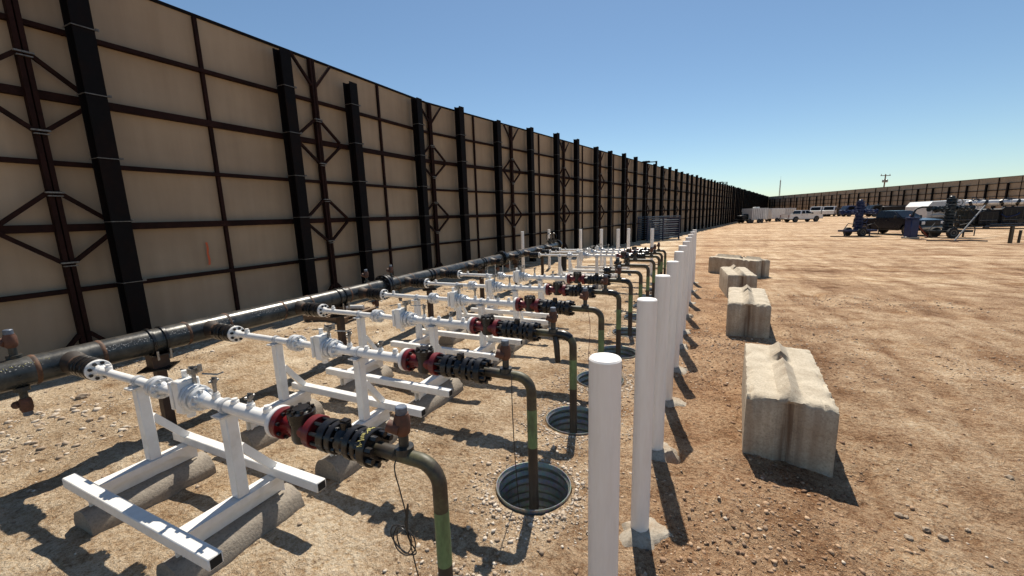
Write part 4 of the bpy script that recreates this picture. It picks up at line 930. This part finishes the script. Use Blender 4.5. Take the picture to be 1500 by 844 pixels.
def well_tree(label, P, rz, mat, h, mat2):
    """flanged valve stack on a two-wheeled skid with side arms"""
    t = thing('well_tree', label, 'valve tree', (P[0], P[1], gz(P[1])), rz, 'valve trees on wheeled skids')
    MB().box((0, -0.45, 0.42), (2.2, 0.14, 0.14)).box((0, 0.45, 0.42), (2.2, 0.14, 0.14)).box((-1.0, 0, 0.42), (0.14, 0.9, 0.14)).box((1.0, 0, 0.42), (0.14, 0.9, 0.14)).box((0, 0, 0.45), (0.7, 0.9, 0.1)).build('skid_frame', mat2, t)
    for sy in (-1, 1): wheel(t, -0.2, sy * 0.62, 0.33, 0.33, 0.2, ymir=sy)
    for x in (-1.0, 1.0): MB().cyl((x, 0, 0), (x, 0, 0.42), 0.05, 10).disc((x, 0, 0), (0, 0, 1), -0.02, 0.02, 0.14).build('jack_leg', mat2, t)
    z = 0.5; m = MB(); k = 0
    while z < h - 0.35:
        m.disc((0, 0, 0), (0, 0, 1), z, z + 0.07, 0.27, 20); m.disc((0, 0, 0), (0, 0, 1), z + 0.08, z + 0.14, 0.27, 20)
        hb = 0.26; m.box((0, 0, z + 0.14 + hb / 2), (0.42, 0.38, hb), bev=0.05); z += 0.14 + hb; k += 1
    m.disc((0, 0, 0), (0, 0, 1), z, z + 0.08, 0.25, 20); m.lathe((0, 0, z + 0.08), (0, 0, 1), [(0, 0.14), (0.12, 0.14), (0.16, 0.08), (h - z - 0.08, 0.08)], 16)
    m.build('valve_stack', mat, t)
    zc = h * 0.70
    for sx in (-1, 1):
        m = MB(); m.cyl((sx * 0.2, 0, zc), (sx * 1.35, 0, zc), 0.09, 14)
        for x in (0.32, 0.62, 0.95, 1.3): m.disc((sx * x, 0, zc), (1, 0, 0), -0.035, 0.035, 0.18, 18)
        m.box((sx * 0.47, 0, zc), (0.24, 0.26, 0.26), bev=0.04); m.box((sx * 0.8, 0, zc), (0.24, 0.26, 0.26), bev=0.04); arm = m.build('wing_arm', mat, t)
        for x in (0.47, 0.8):
            MB().cyl((sx * x, -0.13, zc), (sx * x, -0.4, zc), 0.03, 8).tube([(sx * x + 0.17 * math.cos(2 * PI * k / 14), -0.4, zc + 0.17 * math.sin(2 * PI * k / 14)) for k in range(15)], 0.018, 6).build('handwheel', mat, arm)
    for zz in (0.85, 1.25, h * 0.70 + 0.38):
        MB().cyl((0, -0.2, zz), (0, -0.55, zz), 0.035, 8).tube([(0.2 * math.cos(2 * PI * k / 14), -0.55, zz + 0.2 * math.sin(2 * PI * k / 14)) for k in range(15)], 0.02, 6).build('handwheel', mat, t)
    hz = [(-0.5, -0.3, 0.9), (-1.1, -0.35, 1.0), (-1.5, -0.4, 0.5), (-1.3, -0.5, 0.08), (-0.9, -0.6, 0.05)]
    MB().tube(hz, 0.03, 8).build('hose', 'cable', t); MB().tube([(0.4, -0.3, 0.8), (0.9, -0.4, 0.95), (1.3, -0.4, 0.6), (1.2, -0.5, 0.1)], 0.03, 8).build('hose', 'cable', t)
    return t
Pt = at(1255, 346); well_tree('bright blue valve tree on a wheeled skid, left of the black pickup', Pt, dirz(cam_dir(1, 0.05)), 'blue', 2.6, 'blue')
Pt = at(1386, 348); well_tree('dark teal valve tree on a wheeled skid, right of the black pickup', Pt, dirz(cam_dir(1, -0.1)), 'tealblue', 2.75, 'olive')
# pedestal and props
Pt = at(1333, 349.5)
t = thing('valve_pedestal', 'dark blue boxed pedestal with flanged top in front of the black pickup', 'pedestal', (Pt[0], Pt[1], gz(Pt[1])), dirz(cam_dir(1, 0)))
MB().box((0, 0, 0.06), (0.7, 0.6, 0.12), bev=0.02).build('base', 'steelgrey', t); MB().box((0, 0, 0.7), (0.55, 0.5, 1.2), bev=0.04).build('housing', 'blue', t); MB().disc((0, 0, 0), (0, 0, 1), 1.3, 1.42, 0.36).build('flange', 'blue', t)
MB().tube([(0, 0, 1.42), (0.0, 0, 1.7), (0.15, 0, 1.95), (0.5, 0, 2.05), (1.2, 0, 2.05)], 0.06, 10).build('gooseneck_pipe', 'darkpaint', t)
def prop(label, p0, p1, r, mat):
    t = thing('prop_pole', label, 'prop', (p0[0], p0[1], p0[2]), 0); q = np.array(p1) - np.array(p0)
    MB().cyl((0, 0, 0), q, r, 10).build('pole', mat, t); MB().disc((0, 0, 0), (0, 0, 1), -0.03, 0.04, 0.2, 14).build('foot', 'rust', t)
Pa = at(1360, 348); rr = ray(1333, 315); k = np.hypot(*at(1333, 349.5)[:2]) / np.hypot(rr[0], rr[1]); prop('dull red slanted prop leaning against the blue pedestal', Pa, np.array([0, 0, CAM_H]) + rr * k, 0.05, 'redprop')
Pa = at(1397, 354); Pb = at(1442, 345); rr = ray(1443, 301); k = np.hypot(Pb[0], Pb[1]) / np.hypot(rr[0], rr[1]); prop('long grey slanted prop leaning toward the pump trailer', Pa, np.array([0, 0, CAM_H]) + rr * k, 0.04, 'dullsteel')

# pump trailer on the right edge
Pa = at(1392, 334.5); Pb = at(1500, 334.5); d = (Pb - Pa)[:2]; d /= np.linalg.norm(d)
t = thing('pump_trailer', 'long black pump trailer with silver wrapped pipe on top, at the right edge', 'trailer', (Pa[0], Pa[1], gz(Pa[1])), dirz(d))
LT = 11.5
for y in (-0.5, 0.5): MB().box((LT / 2, y, 0.78), (LT, 0.14, 0.24)).build('chassis_rail', 'darkpaint', t)
for x in (6.4, 7.6, 8.8, 10.0):
    for sy in (-1, 1): wheel(t, x, sy * 0.95, 0.5, 0.5, 0.3, ymir=sy)
for x in (0.8, 2.2):
    MB().box((x, -0.9, 0.4), (0.14, 0.14, 0.8)).box((x, -0.9, 0.03), (0.4, 0.4, 0.06)).build('landing_leg', 'darkpaint', t); MB().box((x, 0.9, 0.4), (0.14, 0.14, 0.8)).box((x, 0.9, 0.03), (0.4, 0.4, 0.06)).build('landing_leg', 'darkpaint', t)
random.seed(5)
MB().box((LT / 2, 0.25, 0.95), (LT - 0.4, 1.3, 1.5), bev=0.05).build('machinery_deck', 'darkpaint', t)
MB().box((7.6, 0.1, 1.85), (6.6, 1.5, 0.8), bev=0.08).build('engine_hood', 'darkpaint', t)
for (x0, x1, z0, z1, w, mt) in ((0.2, 1.5, .35, 1.7, 1.6, 'olive'), (1.6, 2.8, .3, 1.55, 1.8, 'darkpaint'), (2.9, 4.2, .35, 1.85, 1.7, 'darkpaint'), (4.3, 5.2, .3, 1.65, 1.8, 'olive'), (5.3, 8.6, .4, 1.95, 1.95, 'darkpaint'), (8.7, 11.3, .4, 1.85, 1.95, 'blue')):
    o = MB().box(((x0 + x1) / 2, 0, (z0 + z1) / 2), (x1 - x0, w, z1 - z0), bev=0.06).build('engine_housing', mt, t)
    for k in range(int((x1 - x0) / 0.32)): MB().box((x0 + 0.2 + k * 0.32, -w / 2 - 0.02, (z0 + z1) / 2 - 0.05), (0.05, 0.05, (z1 - z0) * 0.7)).build('rib', 'black', o)
    for k in range(2): MB().cyl((x0 + 0.1, -w / 2 - 0.1 - 0.05 * k, z0 + 0.12 + 0.3 * k), (x1 - 0.1, -w / 2 - 0.1 - 0.05 * k, z0 + 0.14 + 0.3 * k), 0.04, 8).build('side_pipe', 'dullsteel' if k else 'black', o)
m = MB(); prof = []; x = 0
while x < 10.8: prof += [(x, 0.2), (x + 0.03, 0.235), (x + 0.62, 0.235), (x + 0.65, 0.2)]; x += 0.66
m.lathe((0.7, -0.55, 2.22), (1, 0, 0), [(a_, b_ * 1.12) for a_, b_ in prof], 18); wp = m.build('wrapped_pipe', 'insul', t)
for k in range(12): MB().lathe((1.0 + 0.9 * k, -0.55, 2.22), (1, 0, 0.35 * (-1) ** k), [(-0.1, 0.25), (-0.1, 0.285), (0.1, 0.285), (0.1, 0.25)], 18, cap=False).build('black_band', 'black', wp)
for k in range(9): MB().cyl((1.2 + k * 1.15, 0.2, 1.7), (1.2 + k * 1.15, 0.2, 2.2), 0.09, 10).build('pipe_stand', 'darkpaint', t)
MB().box((6.0, 0.35, 2.32), (6.5, 0.5, 0.22), bev=0.05).build('exhaust_duct', 'darkpaint', t)
MB().lathe((7.6, 0.3, 2.62), (1, 0, 0), [(0, 0.25), (0.1, 0.33), (2.0, 0.33), (2.1, 0.25)], 18).build('silencer', 'black', t)
for k in range(4): MB().tube([(1.0 + k * 1.7, -0.6, 2.3), (1.2 + k * 1.7, -0.7, 2.55), (1.6 + k * 1.7, -0.6, 2.5), (1.9 + k * 1.7, -0.5, 2.2)], 0.05, 8).build('jumper_hose', 'black', t)
MB().box((8.9, -1.07, 1.62), (0.36, 0.02, 0.36), ry=PI / 4).build('hazard_placard', 'pvc', t)
for k in range(3): MB().tube([(0.6 + k * 1.1, -1.0, 0.75), (0.9 + k * 1.1, -1.05, 0.5), (1.3 + k * 1.1, -1.0, 0.75)], 0.03, 6).build('drooping_hose', 'black', t)
rq = random.Random(3)
for k in range(26):   # lines, valves and hoses along the near side
    x = 0.4 + rq.random() * 10.4; z = 0.6 + rq.random() * 1.2; kind = k % 3
    if kind == 0: MB().tube([(x, -1.0, z), (x + 0.3, -1.2, z - 0.15 - 0.3 * rq.random()), (x + 0.8, -1.2, z - 0.1), (x + 1.0, -1.0, z + 0.1)], 0.045, 8).build('side_hose', rq.choice(['black', 'insul', 'blue']), t)
    elif kind == 1: MB().lathe((x, -0.95, z), (0, -1, 0), [(0, 0.13), (0.1, 0.13), (0.1, 0.2), (0.16, 0.2), (0.16, 0.08), (0.28, 0.08)], 14).build('side_valve', rq.choice(['black', 'olive', 'dullsteel']), t)
    else: MB().box((x, -1.05, z), (0.25 + 0.5 * rq.random(), 0.2, 0.12 + 0.3 * rq.random()), bev=0.02).build('control_box', rq.choice(['black', 'dullsteel', 'olive']), t)
for k in range(10):   # gear on top
    x = 1.0 + k * 1.02; MB().tube([(x, 0.1, 2.1), (x + 0.1, 0.0, 2.55 + 0.25 * rq.random()), (x + 0.55, -0.1, 2.5), (x + 0.8, -0.3, 2.2)], 0.05, 8).build('top_hose', 'black', t)
# white tanker behind the trees
Pa = at(1338, 334); d = cam_dir(1, 0.12); d /= np.linalg.norm(d)
t = thing('tank_trailer', 'white box-sided tank trailer behind the dark valve tree', 'trailer', (Pa[0], Pa[1], gz(Pa[1])), dirz(d))
MB().prism([(0, 1.0), (0, 2.05), (0.45, 2.5), (6.2, 2.62), (6.2, 1.0)], -1.0, 1.0).build('tank_body', 'trailerwhite', t, smooth=False)
MB().box((3.1, 0, 0.85), (6.0, 1.0, 0.25)).build('chassis', 'darkpaint', t)
for x in (4.0, 5.2):
    for sy in (-1, 1): wheel(t, x, sy * 0.9, 0.5, 0.5, 0.28, ymir=sy)
MB().box((0.8, -0.7, 0.4), (0.15, 0.15, 0.8)).build('landing_leg', 'darkpaint', t); MB().box((0.8, 0.7, 0.4), (0.15, 0.15, 0.8)).build('landing_leg', 'darkpaint', t)
for k in range(5): MB().box((0.6 + 1.25 * k, -1.01, 1.55), (0.06, 0.03, 1.0)).build('side_rib', 'steelgrey', t)
for k in range(6): MB().lathe((0.7 + k * 0.75, -1.15, 1.62), (1, 0, 0.1), [(0, 0.1), (0.05, 0.16), (0.35, 0.16), (0.4, 0.1)], 12).build('side_valve', 'darkpaint', t)
MB().tube([(0.4, -1.1, 1.2), (2.5, -1.15, 1.25), (5.0, -1.1, 1.15)], 0.05, 8).build('side_pipe', 'insul', t)
# rail and posts at the right edge
Pa = at(1479, 356.5); hz = 0.92; d = cam_dir(1, 0.03)
t = thing('pipe_rail', 'black horizontal pipe rail on posts at the right edge', 'rail', (Pa[0], Pa[1], gz(Pa[1])), dirz(d))
MB().cyl((-1.6, 0.0, hz + 0.02), (6, 0.0, hz), 0.045, 10).build('rail', 'black', t); MB().cyl((-1.3, 0.0, hz + 0.13), (6, 0.0, hz + 0.12), 0.03, 10).build('rail', 'black', t)
MB().box((0, 0.0, hz / 2 - 0.05), (0.15, 0.1, hz + 0.1)).build('post', 'black', t); MB().box((4.2, 0, hz / 2 - 0.05), (0.15, 0.1, hz + 0.1)).build('post', 'black', t)
Pa = at(1491.5, 356)
t = thing('stub_post', 'short dark stub post right of the rail post', 'post', (Pa[0], Pa[1], gz(Pa[1])), 0.3)
MB().cyl((0, 0, -0.1), (0.02, 0, 0.68), 0.06, 12).build('post', 'black', t); MB().disc((0.02, 0, 0.66), (0, 0, 1), 0, 0.03, 0.065).build('cap', 'black', t)
# hose and shadow-line tube on the ground by the trees
Pa = at(1400, 354); o = MB().tube([(Pa[0] - 1.2, Pa[1] + 0.3, Pa[2] + 0.04), (Pa[0], Pa[1], Pa[2] + 0.05), (Pa[0] + 0.7, Pa[1] + 0.35, Pa[2] + 0.04), (Pa[0] + 1.3, Pa[1] - 0.1, Pa[2] + 0.04)], 0.035, 8).build('hose_and_shade_line', 'black'); tag(o, 'black hose lying on the dirt beside the grey prop foot', 'hose')
Pa = at(1240, 347); o = MB().tube([(Pa[0] - 1.0, Pa[1], Pa[2] + 0.04), (Pa[0], Pa[1] - .1, Pa[2] + 0.04), (Pa[0] + 0.9, Pa[1] + 0.3, Pa[2] + 0.04), (Pa[0] + 1.9, Pa[1] - 0.1, Pa[2] + 0.04)], 0.035, 8).build('hose_and_shade_line', 'black'); tag(o, 'black tube drawn as the shadow line in front of the bright blue tree', 'hose')  # dark tube stands in for a line of shadow on the dirt

# white trailers on the left far side
def box_trailer(label, P, d, L, Hb, W, mat, zb=0.5, ribs=True, ac=False, wheels=True, group='enclosed trailers'):
    t = thing('enclosed_trailer', label, 'trailer', (P[0], P[1], gz(P[1])), dirz(d), group)
    MB().box((L / 2, 0, zb + Hb / 2), (L, W, Hb), bev=0.05).build('body', mat, t)
    MB().box((L / 2, 0, zb + Hb + 0.01), (L - 0.06, W - 0.06, 0.05)).build('roof', 'pvc', t)
    if ribs:
        for k in range(int(L / 0.42)): MB().box((0.25 + k * 0.42, -W / 2 - 0.012, zb + Hb / 2), (0.05, 0.03, Hb - 0.1)).build('rib', 'steelgrey', t)
    if ac: MB().box((L * 0.55, 0, zb + Hb + 0.13), (0.9, 0.7, 0.24), bev=0.06).build('air_conditioner', 'pvc', t)
    if wheels:
        for x in (L * 0.42, L * 0.42 + 0.75):
            for sy in (-1, 1): wheel(t, x, sy * (W / 2 - 0.05), 0.34, 0.34, 0.2, ymir=sy)
        MB().bar((L, 0, 0.5), (L + 1.1, 0, 0.45), 0.1).build('tongue', 'darkpaint', t); MB().cyl((L + 0.9, 0, 0), (L + 0.9, 0, 0.6), 0.04, 8).build('jack', 'darkpaint', t)
    MB().box((L * 0.8, -W / 2 - 0.01, zb + Hb * 0.47), (0.7, 0.03, Hb * 0.8)).build('door', 'pvc', t)
    return t
dd = cam_dir(0.93, 0.35)
box_trailer('grey ribbed trailer with rooftop air conditioner at the foot of the wall', at(1093, 327), dd, 3.8, 1.9, 2.1, 'trailerwhite', ac=True)
box_trailer('white trailer with a side door between the ribbed trailer and the box', at(1122, 325), dd, 3.3, 1.8, 2.0, 'pvc', ribs=False)
box_trailer('plain white storage box behind the white pickup', at(1143, 322), cam_dir(1, 0.1), 2.4, 2.2, 2.2, 'trailerwhite', zb=0.05, wheels=False)
Pa = at(1082, 327.5)
t = thing('equipment_trailer', 'low dark flat trailer with machinery left of the white trailers', 'trailer', (Pa[0], Pa[1], gz(Pa[1])), dirz(dd))
MB().box((1.3, 0, 0.62), (3.0, 1.8, 0.12)).build('deck', 'darkpaint', t)
for x in (1.2, 1.9):
    for sy in (-1, 1): wheel(t, x, sy * 0.9, 0.36, 0.36, 0.22, ymir=sy)
MB().box((0.6, 0, 1.0), (1.0, 1.2, 0.65), bev=0.1).build('engine', 'darkpaint', t); MB().box((2.0, 0.1, 1.1), (1.0, 1.0, 0.85), bev=0.12).build('generator', 'olive', t); MB().cyl((0.9, 0.3, 1.3), (0.9, 0.3, 1.9), 0.06, 8).build('exhaust', 'black', t)
for x in (-0.1, 2.7): MB().box((x, -0.85, 0.85), (0.06, 0.06, 0.5)).build('stake', 'darkpaint', t)
MB().bar((2.8, 0, 0.55), (3.7, 0, 0.5), 0.1).build('tongue', 'darkpaint', t)

# trucks parked along the far wall
def far_truck(label, P, d, cab, body, L=7.5, hb=1.3):
    t = thing('work_truck', label, 'truck', (P[0], P[1], gz(P[1])), dirz(d), 'trucks along the far wall')
    MB().prism([(0, .6), (0, 1.4), (0.25, 1.5), (0.7, 2.35), (2.1, 2.4), (2.1, .6)], -1.15, 1.15).build('cab', cab, t, smooth=False)
    for sy in (-1, 1): MB().prism([(0.55, 1.5), (0.85, 2.15), (1.8, 2.15), (1.8, 1.5)], sy * 1.13, sy * 1.165).build('side_window', 'glass', t, smooth=False)
    MB().add([(0.2, -0.95, 1.55), (0.2, 0.95, 1.55), (0.62, 0.9, 2.28), (0.62, -0.9, 2.28)], [(0, 1, 2, 3)]).build('windscreen', 'glass', t, smooth=False)
    MB().box((2.3 + (L - 2.4) / 2, 0, 0.8), (L - 2.3, 2.0, 0.25)).build('chassis', 'darkpaint', t)
    MB().box((2.4 + (L - 2.4) / 2, 0, 0.95 + hb / 2), (L - 2.5, 2.2, hb), bev=0.1).build('body', body, t)
    MB().cyl((2.25, 0.8, 0.9), (2.25, 0.8, 2.7), 0.08, 8).build('stack', 'steelgrey', t)
    for x in (1.0, L - 2.0, L - 0.8):
        for sy in (-1, 1): wheel(t, x, sy * 1.0, 0.5, 0.5, 0.3, ymir=sy)
dv = cam_dir(0.6, 0.8)
far_truck('white-cabbed work truck by the far wall, right behind the white pickup', at(1193, 317.8), cam_dir(0.75, 0.6), 'carwhite', 'darkpaint', 6.5, 1.0)
far_truck('second white-cabbed work truck along the far wall', at(1212, 317.6), cam_dir(0.75, 0.6), 'carwhite', 'darkpaint', 6.5, 1.0)
far_truck('blue-bodied truck by the far wall left of the bright blue tree', at(1232, 317.6), cam_dir(1, -0.2), 'blue', 'blue', 9.0, 1.1)
far_truck('dark truck by the far wall right of the bright blue tree', at(1268, 318), cam_dir(1, -0.25), 'tealblue', 'darkpaint', 8.0, 1.1)

# utility pole, antenna mast beyond the far wall
def far_point(x, y, D): r = ray(x, y); r = r / np.hypot(r[0], r[1]); return np.array([0, 0, CAM_H]) + r * D
T_ = far_point(1296.5, 255.5, 165); zg = gz(T_[1])
t = thing('utility_pole', 'wooden utility pole with crossarm showing above the far wall', 'utility pole', (T_[0], T_[1], zg), dirz(cam_dir(1, 0.2)))
h = T_[2] - zg; MB().cyl((0, 0, 0), (0.25, 0, h), 0.22, 10, r1=0.15).build('pole', 'wood', t)
MB().box((0.25, 0, h - 0.35), (3.6, 0.14, 0.18)).build('crossarm', 'wood', t)
for x in (-1.4, 0.0, 1.7): MB().cyl((0.1 + x, 0, h - 0.26), (0.1 + x, 0, h + 0.1), 0.08, 8).build('insulator', 'steelgrey', t)
MB().box((-0.35, 0, h - 1.9), (0.5, 0.5, 0.8), bev=0.1).box((0.9, 0, h - 1.9), (0.5, 0.5, 0.8), bev=0.1).build('transformer', 'steelgrey', t)
T_ = far_point(1143.5, 264, 205); zg = gz(T_[1])
t = thing('antenna_mast', 'thin antenna mast standing beyond the corner of the walls', 'mast', (T_[0], T_[1], zg), 0.3)
h = T_[2] - zg
for k in range(3): q = 2 * PI * k / 3; MB().cyl((0.3 * math.cos(q), 0.3 * math.sin(q), 0), (0.12 * math.cos(q), 0.12 * math.sin(q), h), 0.06, 6).build('leg', 'steelgrey', t)
m = MB()
for k in range(20):
    z = h * k / 20; m.bar((0.28, 0, z), (-0.14, 0.24, z + h / 20), 0.05); m.bar((-0.14, 0.24, z), (-0.14, -0.24, z + h / 20), 0.05)
m.build('lattice', 'steelgrey', t); MB().cyl((0, 0, h - 0.5), (0, 0, h + 1.5), 0.03, 6).build('whip', 'steelgrey', t)

# ------------------------------------------------------------------ stones
ICO = None
def ico():
    global ICO
    if ICO is None:
        bm = bmesh.new(); bmesh.ops.create_icosphere(bm, subdivisions=1, radius=1); bm.verts.index_update()
        ICO = (np.array([tuple(v.co) for v in bm.verts]), np.array([[v.index for v in f.verts] for f in bm.faces])); bm.free()
    return ICO
def stones(name, pts, sizes, mat, label, cat, sink=0.35):
    V0, F0 = ico(); n = len(pts); nv = len(V0)
    ang = rng.random(n) * 2 * PI; sq = np.stack([0.75 + 0.5 * rng.random(n), 0.75 + 0.5 * rng.random(n), 0.45 + 0.35 * rng.random(n)], -1)
    jit = 1 + 0.85 * (rng.random((n, nv)) - 0.5)
    V = V0[None] * jit[..., None] * sq[:, None, :] * sizes[:, None, None]
    tx = (rng.random(n) - .5) * 0.7; c, s = np.cos(tx)[:, None], np.sin(tx)[:, None]
    y = V[..., 1] * c - V[..., 2] * s; z = V[..., 1] * s + V[..., 2] * c; V = np.stack([V[..., 0], y, z], -1)
    c, s = np.cos(ang)[:, None], np.sin(ang)[:, None]
    x = V[..., 0] * c - V[..., 1] * s; y = V[..., 0] * s + V[..., 1] * c; V = np.stack([x, y, V[..., 2]], -1)
    zz = gh(pts[:, 0], pts[:, 1]) + sizes * 0.5 * (1 - sink * 2)
    V = V + np.stack([pts[:, 0], pts[:, 1], zz], -1)[:, None, :]
    F = (F0[None] + (np.arange(n) * nv)[:, None, None]).reshape(-1, 3); V = V.reshape(-1, 3)
    me = bpy.data.meshes.new(name); me.vertices.add(len(V)); me.vertices.foreach_set('co', V.reshape(-1)); me.loops.add(len(F) * 3); me.loops.foreach_set('vertex_index', F.reshape(-1))
    me.polygons.add(len(F)); me.polygons.foreach_set('loop_start', np.arange(len(F)) * 3); me.update(calc_edges=True); me.validate(); me.materials.append(M[mat])
    return tag(link(name, me), label, cat, kind='stuff')
def keep(p):
    ok = np.ones(len(p), bool)
    for cx, cy, r in CUL: ok &= np.hypot(p[:, 0] - cx, p[:, 1] - cy) > 0.335
    return ok
def scatter(n, x0, x1, y0, y1, dens):
    p = np.stack([x0 + (x1 - x0) * rng.random(n), y0 + (y1 - y0) * rng.random(n) ** 1.6], -1)
    return p[(rng.random(n) < dens(p[:, 0], p[:, 1])) & keep(p)]
def dens_a(x, y): return np.clip(0.25 + 2.2 * vnoise(x * 0.7, y * 0.7, 21) + 1.2 * vnoise(x * 2.3, y * 2.3, 22), 0.03, 1)
p = scatter(60000, -8.2, 5.5, 0.5, 12, dens_a); sz = 0.0035 + 0.010 * rng.random(len(p)) ** 4 * (1 + p[:, 1] * 0.08)
stones('scattered_pebbles', p, sz, 'pebble', 'small tan pebbles strewn over the dirt yard', 'pebbles')
def dens_b(x, y): return np.clip(np.exp(-((x - 0.35) / 0.9) ** 2) * (0.5 + 1.5 * vnoise(x * 1.5, y * 1.5, 31)), 0.02, 1)
p = scatter(42000, -0.9, 3.6, 0.9, 10, dens_b); sz = 0.004 + 0.016 * rng.random(len(p)) ** 6
stones('soil_clods', p, sz, 'clod', 'brown soil clods along the bollards and concrete blocks', 'clods')
pts = []
for i, (cx, cy, r) in enumerate(CUL[:7]):
    n = 1500 if i < 4 else 400; q = rng.random(n) * 2 * PI; rad = 0.335 + 0.30 * rng.random(n) ** 2.2
    w = 0.35 + 0.65 * (np.cos(q + 0.9) * 0.5 + 0.5); k = rng.random(n) < w; pts.append(np.stack([cx + np.cos(q[k]) * rad[k], cy + np.sin(q[k]) * rad[k]], -1))
p = np.concatenate(pts); p = p[keep(p)]; sz = 0.005 + 0.014 * rng.random(len(p)) ** 3
stones('crushed_gravel', p, sz, 'gravel', 'pale crushed gravel heaped round the culvert rings', 'gravel')
def dens_c(x, y): return np.clip(0.15 + 2.6 * vnoise(x * 0.6 + 4, y * 0.6, 41) + 1.0 * vnoise(x * 2, y * 2, 42), 0.02, 1)
p = scatter(9000, -8.4, -3.6, 1.0, 13, dens_c); sz = 0.007 + 0.03 * rng.random(len(p)) ** 5
stones('pale_rubble', p, sz, 'gravel', 'pale stony rubble between the header pipe and the wall', 'rubble')
# single rocks large enough to pick out
M['rock'] = weathered('dusty_tan_rock', (0.36, 0.28, 0.20), (0.24, 0.175, 0.12), 30, 0.4, 0.7, 0.9, bstr=0.4)
def rock(label, x, y, s, mat='rock'):
    bm = bmesh.new(); bmesh.ops.create_icosphere(bm, subdivisions=2, radius=1); r = random.Random(int(x * 100 + y * 7))
    for v in bm.verts: v.co = Vector((v.co.x * 1.1, v.co.y * 0.85, v.co.z * 0.75)) * (s * 0.85 * (0.78 + 0.44 * r.random()))
    me = bpy.data.meshes.new('rock'); bm.to_mesh(me); bm.free(); me.materials.append(M[mat])
    o = link('rock', me, None, (x, y, ghs(x, y) + s * 0.25), r.uniform(0, 6)); tag(o, label, 'rock', 'single rocks on the dirt')
for px_, py_, s, l in ((122, 583, 0.075, 'pale rock on the dirt between header pipe and nearest run'), (1316, 757, 0.028, 'pale rock right of the nearest block shadow'), (1327, 760, 0.02, 'small rock touching the pale one by the block shadow'),
                       (1356, 780, 0.026, 'rounded rock lower right, left of a pair'), (1380, 791, 0.028, 'dark-shadowed rock lower right, right of a pair'), (1478, 703, 0.028, 'lone rock near the right edge'), (1417, 777, 0.02, 'small rock right of the lower pair'),
                       (1330, 796, 0.026, 'pale rock nearest the bottom right foreground'), (1083, 635, 0.02, 'brown clod-like rock beside the nearest block'), (440, 770, 0.02, 'lone small rock on the dirt in front of the nearest skid')):
    P = at(px_, py_); rock(l, P[0], P[1], s)
